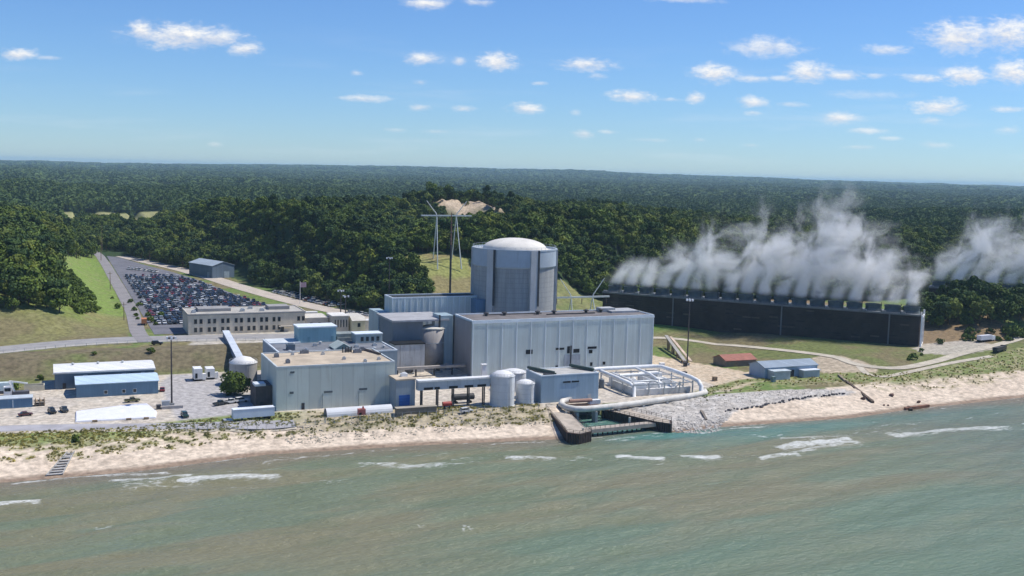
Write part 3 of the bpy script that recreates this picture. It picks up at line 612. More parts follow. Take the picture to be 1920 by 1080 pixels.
k = kl | kr; u, v = u[k], v[k]
scatter('beach_grass', np.stack([u, v, H(u, v)], -1), .4+.5*_rng.random(len(u)), _rng.random(len(u))*6.28, tp)
# ---------------------------------------------------------------- rocks
def rock_mesh(mb, x, y, z, r, g, m=0):
    i = len(mb.v); ph = (1+5**.5)/2; a = g.uniform(0, 6.28); ca, sa = math.cos(a), math.sin(a); sx, sy, sz = g.uniform(.7, 1.3), g.uniform(.6, 1), g.uniform(.5, .8)
    for q in ((-1,ph,0),(1,ph,0),(-1,-ph,0),(1,-ph,0),(0,-1,ph),(0,1,ph),(0,-1,-ph),(0,1,-ph),(ph,0,-1),(ph,0,1),(-ph,0,-1),(-ph,0,1)):
        k = r/1.9*g.uniform(.75, 1.2); X, Y, Z = q[0]*k*sx, q[1]*k*sy, q[2]*k*sz; mb.v.append((x+X*ca-Y*sa, y+X*sa+Y*ca, z+Z))
    for q in ((0,11,5),(0,5,1),(0,1,7),(0,7,10),(0,10,11),(1,5,9),(5,11,4),(11,10,2),(10,7,6),(7,1,8),(3,9,4),(3,4,2),(3,2,6),(3,6,8),(3,8,9),(4,9,5),(2,4,11),(6,2,10),(8,6,7),(9,8,1)): mb.face([i+k for k in q], m)
g = random.Random(3); mb = MB(); ru, rv = region([(196,318),(203,309.5),(217,309.5),(222,317),(241,331),(300,337),(303,341),(272,348),(240,347),(222,344),(196,345)], 9000)
hz = H(ru, rv)
for x, y, zz in zip(ru, rv, hz):
    low = y-float(shore(x)) < 9+3*math.sin(x*.7)
    if low or g.random() < .5: rock_mesh(mb, x, y, zz+.03, g.uniform(.12, .27)*(1+1.9*(low and g.random() < .4)), g, 0 if g.random() < .65 else 1)
o = mb.build('riprap', [M('riprap_stone', (.45,.415,.37), .9, .15, .5), M('riprap_pale', (.52,.485,.435), .9, .2, .5)]); o['kind'] = 'stuff'
mb = MB(); ru, rv = region([(66,333),(160,331),(163,343),(110,349),(70,347)], 1500, .46, .2); hz = H(ru, rv)
for x, y, zz in zip(ru, rv, hz): rock_mesh(mb, x, y, zz, g.uniform(.2, .55), g)
o = mb.build('dune_rubble', M('rubble', (.42,.37,.29), .9, .25, .5)); o['kind'] = 'stuff'
# ---------------------------------------------------------------- buildings
def battens(mb, u0, u1, v, z0, z1, n, w=.28, d=.14, m=1):
    for k in range(n+1):
        x = u0 + (u1-u0)*k/n; x = min(max(x, u0+w/2), u1-w/2); mb.box(x-w/2, x+w/2, v-d, v-.003, z0+.02, z1-.02, m)
def parapet(u0, u1, v0, v1, z, h=.6, t=.45):
    mb = MB(); e = .06
    mb.box(u0-e, u1+e, v0-e, v0+t, z, z+h); mb.box(u0-e, u1+e, v1-t, v1+e, z, z+h); mb.box(u0-e, u0+t, v0+t, v1-t, z, z+h); mb.box(u1-t, u1+e, v0+t, v1-t, z, z+h); return mb
def window(parent, u0, u1, v, z0, z1, name='window', mat=window_glass, frame=None):
    mb = MB().box(u0, u1, v-.06, v-.004, z0, z1, 0); mats = [mat]
    if frame:
        f = .12
        for b in ((u0-f, u1+f, z1, z1+f), (u0-f, u1+f, z0-f, z0), (u0-f, u0, z0, z1), (u1, u1+f, z0, z1)): mb.box(b[0], b[1], v-.1, v-.003, b[2], b[3], 1)
        mats.append(frame)
    return mb.build(name, mats, parent)
def unit(parent, u, v, z, w=2, d=1.6, h=1.2, mat=None, name='rooftop_unit'):
    mb = MB().box(u-w/2, u+w/2, v-d/2, v+d/2, z, z+h); mb.box(u-w*.3, u+w*.3, v-d*.3, v+d*.3, z+h, z+h+.35); return mb.build(name, mat or dark_steel, parent)
def vent(parent, u, v, z, r=.8, h=1.5, mat=None):
    return MB().lathe(u, v, [(r*.6, z), (r*.6, z+h*.55), (r*1.1, z+h*.6), (r*1.1, z+h*.8), (r*.3, z+h)], 12).build('roof_vent', mat or dark_steel, parent)

# turbine hall
t = T('turbine_hall', 'long flat-roofed hall of pale blue ribbed siding in front of the domed reactor', 'building', (160.5, 409, 4))
mb = MB(); mb.box(160.5, 247.5, 409, 430.5, 3, 27); battens(mb, 160.5, 247.5, 409, 4, 26.9, 13); mb.box(160.3, 247.7, 408.8, 408.86, 26.2, 27.05, 1)
mb.build('wall', [blue_siding, blue_trim], t)
side = MB().box(160.28, 160.49, 410.2, 430.2, 4, 26.6); side.build('side_wall', M('shaded_siding', (.30,.29,.29), .6, .1, .1, streak=.3, seam=1.1), t, label='end wall coloured brownish grey for its shade')  # same siding as the hall; the end wall's shade is painted into its colour
r_ = MB().box(160.5, 247.5, 409, 430.5, 27.01, 27.12).build('roof', roof_gravel, t); parapet(160.5, 247.5, 409, 430.5, 27.0, .55).build('parapet', blue_trim, r_)
for x in (172.5, 181, 197, 205, 221, 228.5): vent(t, x, 424, 27.1, 1.1, 1.7)
MB().box(232, 246, 420, 430, 27.12, 28.0).box(229, 236, 424, 429.5, 27.12, 28.9).build('penthouse', M('roof_light_grey', (.38,.39,.40), .8), t)
for b in ((172, 200, 426, 426.3, 27.12, 27.5), (200, 224, 421, 421.3, 27.12, 27.6)): box('roof_duct', dark_steel, t, *b)
for u0, u1, z0, z1 in ((185,188.2,12.3,14.2),(199.1,203.2,13.5,14.4),(204.6,205.9,11.8,14.9),(207.6,210.6,11.9,13.6),(214.6,219,13.3,14.3),(215.2,217,11.3,12.9),(199.2,200.5,5.4,6.7),(204,205.5,5.6,7.2),(216,217.2,5.7,7.3),(222.3,223.6,6,7.3)): window(t, u0, u1, 408.97, z0, z1, 'louvre_opening', black)
box('downpipe', dark_steel, t, 206.1, 206.6, 408.6, 408.85, 7, 15.2); box('patch_panel', M('patch_grey', (.33,.37,.41), .7, .1, .4, streak=.4), t, 203.3, 211, 408.8, 408.85, 5, 11.2)
MB().box(154, 160.2, 431, 441, 3, 26.8).build('stair_tower', [pale_blue], t)
for b in ((153.3, 153.9, 430.3, 431), (159.9, 160.2, 430.0, 430.9)): box('downpipe', dark_steel, t, *b, 4, 27.2)

# auxiliary building
t = T('auxiliary_building', 'pale blue ribbed hall with dark flat roof on the left of the domed reactor', 'building', (141.8, 462, 4))
mb = MB(); mb.box(141.8, 186, 462, 474, 3, 30.9); battens(mb, 141.8, 186, 462, 4, 30.8, 15); mb.build('wall', [blue_siding, blue_trim], t)
r_ = MB().box(142, 185.8, 462.2, 473.8, 30.91, 31.02).build('roof', M('tar_roof', (.03,.035,.035), .9, .2, .3), t); parapet(141.8, 186, 462, 474, 30.9, .5).build('parapet', blue_trim, r_)
MB().box(136.6, 141.7, 466, 482, 3, 24).build('side_wing', pale_blue, t); MB().box(136, 142.5, 457.6, 461.9, 3, 15.5).build('lean_to', deep_blue, t)
for z in (9, 12.5): window(t, 137, 141.5, 457.55, z, z+1.4, 'louvre_opening', black)
MB().box(180, 187.5, 455, 461.8, 3, 30.2).build('link_block', deep_blue, t)

# reactor containment
t = T('reactor_containment', 'tall round concrete reactor building with shallow cream dome and buttress strips', 'building', (202.2, 463, 4))
CX, CY, CRAD = 202.2, 463.0, 19.2
def conc_mat():
    mt = bpy.data.materials.new('pour_lined_concrete'); mt.use_nodes = True; n = NT(mt.node_tree); b = n.n['Principled BSDF']; pos = n.add('ShaderNodeNewGeometry').outputs['Position']
    x = n.xyz(n.vmath('SUBTRACT', pos, (CX, CY, 0))); an = n.math('MULTIPLY', n.math('ARCTAN2', x[1], x[0]), 16/math.pi*1.9)
    ln = n.math('MAXIMUM', n.ss(n.math('ABSOLUTE', n.math('SUBTRACT', n.math('FRACT', an), .5)), .42, .5), n.ss(n.math('ABSOLUTE', n.math('SUBTRACT', n.math('FRACT', n.math('MULTIPLY', x[2], .44)), .5)), .40, .5))
    f = n.ss(n.noise(n.vmath('MULTIPLY', pos, (1, 1, .12)), .5, 5, .65), .3, .75)
    c_ = n.mix(f, (.37,.375,.37), (.28,.285,.28)); c_ = n.mix(n.math('MULTIPLY', ln, .38), c_, (.17,.175,.18)); n.put(b.inputs['Base Color'], c_); b.inputs['Roughness'].default_value = .88
    return mt
cm = conc_mat()
MB().lathe(CX, CY, [(CRAD, 3), (CRAD, 45.6)], 96).build('wall', cm, t, smooth=False)
MB().lathe(CX, CY, [(CRAD+.15, 45.3), (CRAD+.7, 45.9), (CRAD+.7, 53.2), (CRAD+.9, 53.25), (CRAD+.9, 53.9), (CRAD+.1, 53.9), (CRAD+.1, 53.2), (CRAD-1, 53.15)], 96).build('ring_beam', band_paint, t, label='smooth bluish ring beam')
dome = [(15.2*math.cos(a), 53.3+5.1*math.sin(a)) for a in [math.pi/2*k/14 for k in range(14)]] + [(.05, 58.4)]
MB().lathe(CX, CY, [(CRAD-.2, 53.05), (15.3, 53.25)]+dome, 72).build('dome', dome_paint, t, smooth=True)
cam_az = math.atan2(-CY, -CX)
for ang in (-33, 27, 87, 147, 207, 267):
    a = cam_az+rad(ang); ca, sa = math.cos(a), math.sin(a); r0, r1, hw = CRAD-1, CRAD+1.25, 1.75; mb = MB()
    P = [(CX+r*ca-s*sa, CY+r*sa+s*ca) for r, s in ((r0,-hw),(r1,-hw),(r1,hw),(r0,hw))]; mb.prism(P, 3, 53.6)
    mb.build('buttress', M('buttress_concrete', (.47,.475,.475), .85, .08, .1, streak=.3), t)
    if ang in (-33, 27, 87):
        q = a+rad(6.3); mb = MB(); rr = CRAD+1.3
        for s in (-.3, .3): mb.bar((CX+rr*math.cos(q)-s*math.sin(q), CY+rr*math.sin(q)+s*math.cos(q), 28), (CX+rr*math.cos(q)-s*math.sin(q), CY+rr*math.sin(q)+s*math.cos(q), 53.8), .35)
        mb.build('cable_duct', dark_steel, t)
mb = MB()
for k in range(48):
    a = 2*math.pi*k/48; b_ = 2*math.pi*(k+1)/48; rr = CRAD+.5; mb.bar((CX+rr*math.cos(a), CY+rr*math.sin(a), 55), (CX+rr*math.cos(b_), CY+rr*math.sin(b_), 55), .08); mb.bar((CX+rr*math.cos(a), CY+rr*math.sin(a), 53.9), (CX+rr*math.cos(a), CY+rr*math.sin(a), 55), .08)
mb.build('railing', steel, t)

# concrete annex between the service building and the turbine hall
t = T('concrete_annex', 'dark weathered concrete block under a grey slab roof, left of the turbine hall', 'building', (132, 424, 4))
MB().box(133, 146.5, 432, 452, 3, 24.6).build('upper_block', dark_concrete, t)
MB().box(132.4, 158, 430.5, 455, 24.62, 25.4).build('roof', M('slab_grey', (.36,.36,.37), .9, .12, .3), t)
MB().box(131.6, 144.8, 424, 431.9, 3, 16).build('front_block', M('stained_white_block', (.50,.50,.49), .8, .15, .12, streak=.9), t, label='stained white lower block')
MB().box(131.4, 145, 423.8, 431.9, 16.01, 16.5).build('ledge', black, t); MB().box(152, 158, 432, 436, 22.2, 24.6).build('hood', white_paint, t)
for b in ((146.6, 152, 440, 441, 4, 12), (147, 150, 433, 434.5, 4, 9)): box('equipment_skid', dark_steel, t, *b)
t = T('process_tank', 'grey riveted tank standing under the slab roof beside the turbine hall', 'tank', (151.5, 436, 4))
MB().lathe(151.5, 434.5, [(5.6, 3), (5.6, 21)], 32).build('shell', M('tank_grey', (.33,.31,.30), .8, .15, .2, streak=.5), t, smooth=True); MB().lathe(151.5, 434.5, [(5.8, 21), (5.8, 21.5), (3, 22.3), (.1, 22.5)], 32).build('roof', M('tank_lid', (.55,.53,.47), .8), t)
MB().lathe(151.5, 434.5, [(5.75, 15), (5.75, 15.3)], 32).build('hoop', steel, t)
t = T('pipe_bridge', 'low rust-stained beam bridge spanning the dark recess beside the turbine hall', 'bridge', (130, 414, 4))
MB().box(128, 160, 414, 416, 7.2, 8.2).build('deck', M('beam_concrete', (.34,.31,.28), .9, .2, .4, streak=.4), t)
for x in (130, 138, 146, 154): box('post', dark_steel, t, x-.3, x+.3, 414.7, 415.3, 3.9, 7.19)
for i, (x, y, c_) in enumerate(((137, 421, 'dark'), (150, 422, 'dark'), (156, 426, 'grey'))):
    t = T('pump_skid', ('low dark pump skid in the recess nearest the service building', 'tall dark pump skid in the recess before the riveted tank', 'grey pump skid in the recess at the turbine hall corner')[i], 'machinery', (x, y, 4)); mt = dark_steel if i < 2 else steel
    MB().box(x-2, x+2, y-1, y+1, 4, 4.6).build('base', concrete, t); MB().tube([(x-1.6, y, 5.6+i%2), (x+1.6, y, 5.6+i%2)], .9, 12).build('motor', mt, t); box('gearbox', mt, t, x-.7, x+.7, y-.8, y+.8, 4.6, 6.8+i%2)

# service building
t = T('service_building', 'big plain grey block with tan flat roof facing the beach', 'building', (71.4, 368, 4))
mb = MB().box(71.4, 114.3, 368, 397.5, 3, 19.3); mb.build('wall', grey_siding, t)
r_ = MB().box(71.6, 114.1, 368.2, 397.3, 19.31, 19.42).build('roof', roof_tan, t); parapet(71.4, 114.3, 368, 397.5, 19.3, .5, .5).build('parapet', M('grey_coping', (.50,.55,.56), .6), r_)
for u_, v_, w_ in ((75.5, 389, 1.6), (77, 376, 1.4), (87, 394.5, 3), (103.5, 394, 2), (106.5, 391, 3), (109.5, 395, 2)): unit(t, u_, v_, 19.42, w_, 1.6, 1.2, roof_grey)
mb = MB()
for k in range(4): mb.lathe(101.2+k*1.1, 392.5, [(.25, 19.42), (.25, 21.6)], 8)
mb.build('flue_stack', dark_steel, t); MB().bar((110.5, 395.5, 19.9), (113.4, 384, 19.9), .8, .6).build('roof_duct', brown, t)
for u0, u1, z0, z1 in ((76.2,77.7,17.2,17.9),(76,77.4,9.9,10.7),(88.2,91.3,9.5,10.2),(101,104,9.8,10.5)): window(t, u0, u1, 367.98, z0, z1, 'louvre', M('louvre_grey', (.10,.12,.13), .7))
for x in (87.6, 100.8): box('downpipe', M('pipe_grey', (.20,.25,.27), .6), t, x, x+.14, 367.8, 367.97, 4, 9.4)
box('door', dark_steel, t, 80.2, 81.3, 367.9, 367.99, 4, 6.4)
mb = MB(); mb.box(79, 124.5, 397.8, 436, 3, 18.3); mb.build('rear_wing', [M('grey_blue_wall', (.24,.30,.36), .6, .1, .1, streak=.2, seam=2)], t)
r_ = MB().box(79.4, 124.2, 398.2, 435.6, 18.31, 18.4).build('rear_roof', roof_grey, t, label='dark grey roof of the rear wing'); parapet(79, 124.5, 397.8, 436, 18.3, .45, .5).build('parapet', M('pale_coping', (.60,.66,.70), .6), r_)
MB().box(79.5, 92, 424, 435.5, 18.41, 18.9).build('roof_platform', M('platform_pale', (.56,.60,.62), .8), t)
MB().box(91.4, 106.8, 425, 434, 18.41, 24.4).box(91, 107.2, 424.6, 434.4, 24.4, 24.9, 1).build('plant_room', [M('aqua_siding', (.30,.47,.50), .55, .06, .2, streak=.2, seam=1.2), blue_trim], t)
for x in (95, 104.6): window(t, x, x+1.1, 424.98, 18.6, 20.7, 'door', M('aqua_door', (.16,.29,.33), .6))
MB().box(107.3, 114.5, 426, 433, 18.41, 21.3).box(107.3, 113, 425.2, 425.9, 18.41, 19.8).build('chiller', M('chiller_grey', (.23,.26,.25), .7, .2, .6), t)
w_ = MB().box(113, 124.3, 418, 424.5, 18.41, 22).box(112.8, 124.5, 417.8, 424.7, 22, 22.35, 1).build('penthouse', [M('grey_green_wall', (.35,.40,.39), .7, .08), blue_trim], t)
for x in (115.2, 117.4, 119.6, 121.8): window(w_, x, x+1.2, 417.99, 19.2, 21)
for u_, v_ in ((82,392),(93,390),(98,378),(110,374),(104,371)): unit(t, u_, v_, 19.42, 1.1, 1.1, .8, steel)
for u_, v_ in ((83,402),(88,420),(99,420),(110,400),(116,401),(121,405),(97,401)): vent(t, u_, v_, 18.4, .7, 1.3, steel)
unit(t, 85, 410, 18.4, 3, 3, 2.2, M('unit_slate', (.12,.15,.18), .7)); MB().gable(101, 107.5, 403, 412, 18.41, 19.1, 21, along='v').build('skylight', [M('skylight_frame', (.22,.30,.28), .6), M('skylight_top', (.44,.50,.46), .5)], t)
for x, y in ((90,405),(96,416),(111,409),(119,411)): unit(t, x, y, 18.4, 1.5, 1.5, .9, steel)
t = T('annex', 'small grey annex with a bright blue roller door on the corner of the service building', 'building', (112.2, 359, 4))
MB().box(112.2, 119.2, 359, 367.7, 3, 14.3).build('wall', M('annex_grey', (.36,.42,.46), .6, .07, .1, streak=.2, seam=2), t); MB().box(112, 119.4, 358.8, 367.7, 14.31, 14.8).build('roof', roof_tan, t)
d_ = MB().box(113.2, 117.2, 358.8, 358.99, 5.2, 9).build('door', door_blue, t)
for z in (6.1, 7.1, 8.1): box('door_rib', M('door_rib_blue', (.045,.16,.46), .5), d_, 113.2, 117.2, 358.74, 358.79, z, z+.1)
unit(t, 116.5, 364, 14.8, 2.4, 1.6, 1.1, white_paint)
t = T('stair_shed', 'narrow dark brown shed with pale cap against the west end of the service building', 'shed', (65.5, 374, 4))
MB().box(65.5, 71.3, 375, 386, 3, 11.8).build('wall', brown, t); MB().box(65.2, 69, 374.8, 380, 11.81, 12.6).build('roof', M('cap_pale', (.55,.60,.64), .6), t); box('door', dark_steel, t, 67, 68.2, 374.9, 374.99, 4, 6.2)

# covered pipe gallery
t = T('covered_gallery', 'long white roofed gallery on stilts joining the annex to the white tanks', 'gallery', (119.3, 356, 4))
mb = MB().box(119.3, 151, 356, 358.6, 10.9, 13.9); mb.build('wall', M('gallery_grey', (.46,.52,.56), .6, .06, .1, streak=.25, seam=2.5), t); MB().box(119.3, 151.2, 355.7, 358.9, 13.91, 14.5).build('roof', white_roof, t)
for x in (121, 127, 133, 139, 145, 150): MB().box(x-.2, x+.2, 356.3, 356.7, 3.9, 10.89).box(x-.2, x+.2, 357.9, 358.3, 3.9, 10.89).build('post', dark_steel, t)
for x in (121.5, 125.5, 131, 137, 142, 147): window(t, x, x+(3.4 if x != 125.5 else 2), 355.99, 11.0, 11.9, 'opening', black)

# tanks by the beach
def tank(name, label, u, v, r, z0, z1, zt, mat, cat='tank', n=40, ladder=True):
    t = T(name, label, cat, (u, v, z0)); sh = MB().lathe(u, v, [(r+.25, z0-.5), (r+.25, z0+.25), (r, z0+.25), (r, z1)], n, cap=False).build('shell', mat, t, smooth=False)
    MB().lathe(u, v, [(r+.15, z1-.02), (r+.15, z1+.15), (r*.55, z1+(zt-z1)*.72), (.15, zt)], n).build('roof', M('tank_roof', (.70,.70,.69), .6, .06), t, smooth=True)
    mb = MB()
    for k in range(1, 4): z = z0+(z1-z0)*k/4; mb.lathe(u, v, [(r+.03, z), (r+.03, z+.1)], n, cap=False)
    mb.build('weld_band', M('tank_seam', (.48,.50,.51), .6), t)
    if ladder:
        a = cam_az+.7; mb = MB()
        for s in (-.3, .3): mb.bar((u+(r+.25)*math.cos(a)-s*math.sin(a), v+(r+.25)*math.sin(a)+s*math.cos(a), z0), (u+(r+.25)*math.cos(a)-s*math.sin(a), v+(r+.25)*math.sin(a)+s*math.cos(a), z1+1), .08)
        for k in range(int((z1-z0)/.5)): mb.bar((u+(r+.25)*math.cos(a)+.3*math.sin(a), v+(r+.25)*math.sin(a)-.3*math.cos(a), z0+.5*k), (u+(r+.25)*math.cos(a)-.3*math.sin(a), v+(r+.25)*math.sin(a)+.3*math.cos(a), z0+.5*k), .05)
        mb.build('ladder', steel, t)
    mb = MB()
    for k in range(24):
        a, b_ = 2*math.pi*k/24, 2*math.pi*(k+1)/24; mb.bar((u+r*math.cos(a), v+r*math.sin(a), z1+1.1), (u+r*math.cos(b_), v+r*math.sin(b_), z1+1.1), .07); mb.bar((u+r*math.cos(a), v+r*math.sin(a), z1), (u+r*math.cos(a), v+r*math.sin(a), z1+1.1), .06)
    mb.build('handrail', steel, t); return t
tank('storage_tank', 'tall white tank at the end of the covered gallery', 151.6, 355.2, 4.5, 4, 14.9, 17, tank_white)
tank('storage_tank', 'short white tank between the tall white tank and the pump house', 161.2, 356, 3.5, 4, 11.4, 12.9, tank_white)
tank('storage_tank', 'white tank half hidden behind the short tank, before the turbine hall', 166.5, 379, 5, 4, 11.2, 12.4, tank_white)
tank('silo_tank', 'beige cone-roofed tank at the foot of the covered walkway', 68.4, 419, 5.3, 4, 12.6, 15.2, M('beige_tank', (.42,.40,.365), .7, .08, .2, streak=.4))
t = T('vent_tower', 'small white tapered vent tower standing behind the tall white tank', 'vent', (158.4, 390, 4))
mb = MB(); i = mb.pts([(156.8,388.6,3.9),(160,388.6,3.9),(160,391.4,3.9),(156.8,391.4,3.9),(157.4,389.2,12.4),(159,389.2,12.4),(159,390.8,12.4),(157.4,390.8,12.4)])
for q in ((0,1,5,4),(1,2,6,5),(2,3,7,6),(3,0,4,7),(4,5,6,7)): mb.face([i+k for k in q])
mb.build('shaft', white_paint, t); box('cap', white_paint, t, 157.1, 159.3, 388.9, 391.1, 12.41, 12.7)

# pump house
t = T('pump_house', 'pale blue flat-roofed pump house at the head of the dock', 'building', (166.4, 353, 4))
MB().box(166.4, 190.4, 353, 367, 2, 14.1).build('wall', M('pump_blue', (.34,.45,.53), .55, .07, .1, streak=.35, seam=1.2), t)
r_ = MB().box(166.6, 190.2, 353.2, 366.8, 14.11, 14.2).build('roof', M('pump_roof', (.42,.41,.38), .9, .15, .2), t); parapet(166.4, 190.4, 353, 367, 14.1, .4).build('parapet', blue_trim, r_)
for x0, y0, x1, y1 in ((166.6, 366, 172.5, 355), (184.5, 366, 190, 356.5)): MB().bar((x0, y0, 15.3), (x1, y1, 14.9), .9, 1.0).bar((x0+.8, y0, 14.6), (x1+.8, y1, 14.5), .5, .5).build('hoist_rail', M('hoist_green', (.05,.08,.07), .6), t)
MB().box(168, 172, 354, 355.2, 14.2, 14.9).build('hoist_motor', dark_steel, t)
s_ = MB().box(174.9, 182.4, 352.9, 352.98, 10.9, 12.1).build('sign', M('sign_blue', (.33,.43,.51), .6), t)
MB().box(175.3, 178.4, 352.82, 352.89, 11.2, 11.8).box(178.9, 182, 352.82, 352.89, 11.2, 11.8).build('lettering', black, s_)
box('door', steel, t, 186, 187.3, 352.9, 352.99, 4, 6.3)
# pipework yard
t = T('pipe_rack', 'white steel pipe rack with looping pipes beside the pump house', 'pipework', (205, 352, 4))
def bend(P, r, name='pipe', m=None, n=10): return MB().tube(P, r, n).build(name, m or white_paint, t, smooth=True)
bend([(191, 372, 6), (197, 380, 9.5), (205, 381, 10), (218, 380.5, 10), (231, 380, 10), (233.5, 378, 10), (234, 370, 9.9), (234, 356, 9.6), (234, 351, 9), (234, 349, 7.4), (234, 348.6, 3.5)], .85)
bend([(206, 381, 9.2), (206, 366, 9), (206, 356, 8.6), (206.4, 353.8, 7.6), (206.4, 353.4, 3.5)], .7); bend([(211, 379, 8.2), (211, 366, 8.2), (211.2, 359, 7.6), (211.2, 358, 3.8)], .45)
bend([(206, 360, 8.4), (218, 360, 8.4), (220, 359, 8), (220.4, 358, 6.4), (220.4, 357.6, 3.8)], .4, m=steel); bend([(222, 380, 9.8), (222, 368, 9.4), (222.5, 362, 8), (222.5, 360.8, 4)], .45); bend([(210, 372, 8.8), (228, 371, 8.8)], .55)
for x, y in ((206,380),(213,380),(220,380),(227,380),(233,379),(206,353.6),(213,353.6),(220,353.6),(227,353.6),(233,353.6),(234,362),(234,371),(206,362),(206,371)): box('post', steel, t, x-.22, x+.22, y-.22, y+.22, 3.6, 8.8)
for y in (353.6, 362, 371, 380): MB().bar((206, y, 8.3), (233, y, 8.3), .3, .4).build('cross_beam', steel, t)
for x in (206, 213, 220, 227, 233): MB().bar((x, 353.6, 8.0), (x, 380, 8.0), .3, .35).build('long_beam', white_paint, t)
for a, b_ in (((222, 353.6, 4), (227, 353.6, 8.2)), ((231, 353.6, 4), (227, 353.6, 8.2)), ((213, 362, 4), (220, 362, 8.2))): MB().bar(a, b_, .28).build('brace', steel, t)
for x0, x1, y0, y1, h in ((208,213,373,377,7.5),(215,226,364,368,6.6),(214,231,355,358,5.8),(227,231,367,373,7)): box('equipment_box', white_paint, t, x0, x1, y0, y1, 3.8, h)
MB().box(207, 232.5, 354.6, 379, 3.6, 4.25).box(207, 232.5, 354.2, 354.59, 3.6, 6.4).box(206.9, 207.3, 354.6, 372, 4.25, 7).build('basin', M('basin_white', (.60,.59,.56), .8, .15, .3, streak=.3), t)
for b in ((209,214,357.5,363,8.2),(222,231,373.5,378,8.4),(215.5,219.5,366,377,5.8)): box('equipment_box', white_paint, t, b[0], b[1], b[2], b[3], 4.2, b[4])
for x, y in ((210,366),(218,374),(229,361),(224,376)): MB().lathe(x, y, [(1, 3.9), (1, 6.6), (.5, 7.2), (.1, 7.4)], 14).build('vessel', white_paint, t)
for x in (199, 202): MB().lathe(x, 372, [(1.1, 3.9), (1.1, 7.5), (.2, 8)], 14).build('vessel', M('vessel_dark', (.14,.16,.18), .6), t)
t = T('outfall_pipe', 'fat pale pipe curving round from the pump house along the top of the rock slope', 'pipe', (172, 335, 3))
MB().tube([(178, 351.5, 5.0), (173.5, 349.5, 5.0), (170.8, 345, 5.0), (170.5, 339.5, 5), (172.5, 336.3, 5), (176, 335.3, 5), (184, 336.2, 5), (196, 338.3, 4.9), (210, 341.8, 4.8), (222, 344.4, 4.7), (230, 346.4, 4.7), (236, 349, 4.7), (238, 352.5, 4.6)], 1.1, 14).build('pipe', M('lagged_pipe', (.62,.59,.53), .7, .14, .3, streak=.3), t, smooth=True)
for x, y in ((172, 342), (173, 337), (180, 335.7), (190, 337.2), (202, 339.8), (214, 342.6), (226, 345.3)): box('saddle', concrete, t, x-.5, x+.5, y-1.4, y+1.4, 0 if x < 192 else 2.5, 3.9)
t = T('valve_platform', 'rusty pipe platform beside the pump house, inside the loop of the fat pipe', 'platform', (176, 343, 4)); MB().box(173, 186, 339.5, 348.5, 3.7, 4.1).build('deck', rust, t); MB().tube([(175, 346.5, 5.6), (184, 346, 5.6)], .7, 10).build('pipe', M('salmon_pipe', (.40,.24,.18), .8, .2), t); box('valve_box', white_paint, t, 183, 187.5, 345.5, 347.5, 4.1, 5.6)
for x, y in ((173.4,340),(185.6,340),(179,340),(185.6,344)): box('leg', dark_steel, t, x-.25, x+.25, y-.25, y+.25, -3, 3.69)

# dock of sheet piles
t = T('intake_dock', 'rusty sheet-pile dock with two concrete arms reaching into the lake', 'dock', (172, 330, 0))
def dock_arm(poly, z, name):
    a = MB().prism(poly, -4, z).build(name, rust, t); c0 = sum(p[0] for p in poly)/len(poly), sum(p[1] for p in poly)/len(poly)
    MB().prism([(c0[0]+(x-c0[0])*.93, c0[1]+(y-c0[1])*.97) for x, y in poly], z+.01, z+.12).build('deck', M('dock_concrete', (.43,.37,.30), .9, .2, .3, streak=.3), a)
    mb = MB()
    for i in range(len(poly)):
        (x0, y0), (x1, y1) = poly[i], poly[(i+1) % len(poly)]; L = math.hypot(x1-x0, y1-y0); k = max(1, int(L/2.2))
        for j in range(k): x, y = x0+(x1-x0)*j/k, y0+(y1-y0)*j/k; mb.bar((x, y, z), (x, y, z+1.15), .11)
        for h in (.6, 1.15): mb.bar((x0, y0, z+h), (x1, y1, z+h), .09)
        for j in range(int(L/.9)): x, y = x0+(x1-x0)*(j+.5)/(L/.9), y0+(y1-y0)*(j+.5)/(L/.9); mb.bar((x, y, -3.9), (x, y, z-.1), .32)
    mb.build('railing', M('rust_rail', (.055,.045,.042), .8), a); return a
dock_arm([(157.2,312.4),(160.2,308.9),(166,311.5),(166.6,318.2),(172.6,343),(171,349),(166.5,349)], 3.2, 'west_arm')
dock_arm([(185.5,341),(194,317.8),(198,312.6),(201,317.6),(193,342)], 3.2, 'east_arm')
MB().prism([(166.7,315.2),(194.6,317.2),(193.8,320.2),(167.2,319)], 1.4, 2.7).build('walkway', M('walkway_grey', (.36,.31,.26), .9, .2, .4), t)
mb = MB()
for j in range(14): x = 167.5+j*2; mb.bar((x, 315.4+j*.14, 2.7), (x, 315.4+j*.14, 3.9), .1); mb.bar((x, 317+j*.14, -3.9), (x, 317+j*.14, 1.4), .35)
mb.bar((167, 315.3, 3.9), (194.5, 317.3, 3.9), .09); mb.build('walkway_rail', M('rust_rail', (.05,.04,.04)), t)
for x, y in ((163.5,313),(169.5,338),(186.6,322)): box('bollard', M('bollard_pale', (.5,.47,.4), .8), t, x-.3, x+.3, y-.3, y+.3, 3.2 if x < 175 else .5, 4.2)
MB().box(171, 186, 346.5, 349.5, -4, 3.6).build('back_wall', dark_concrete, t)

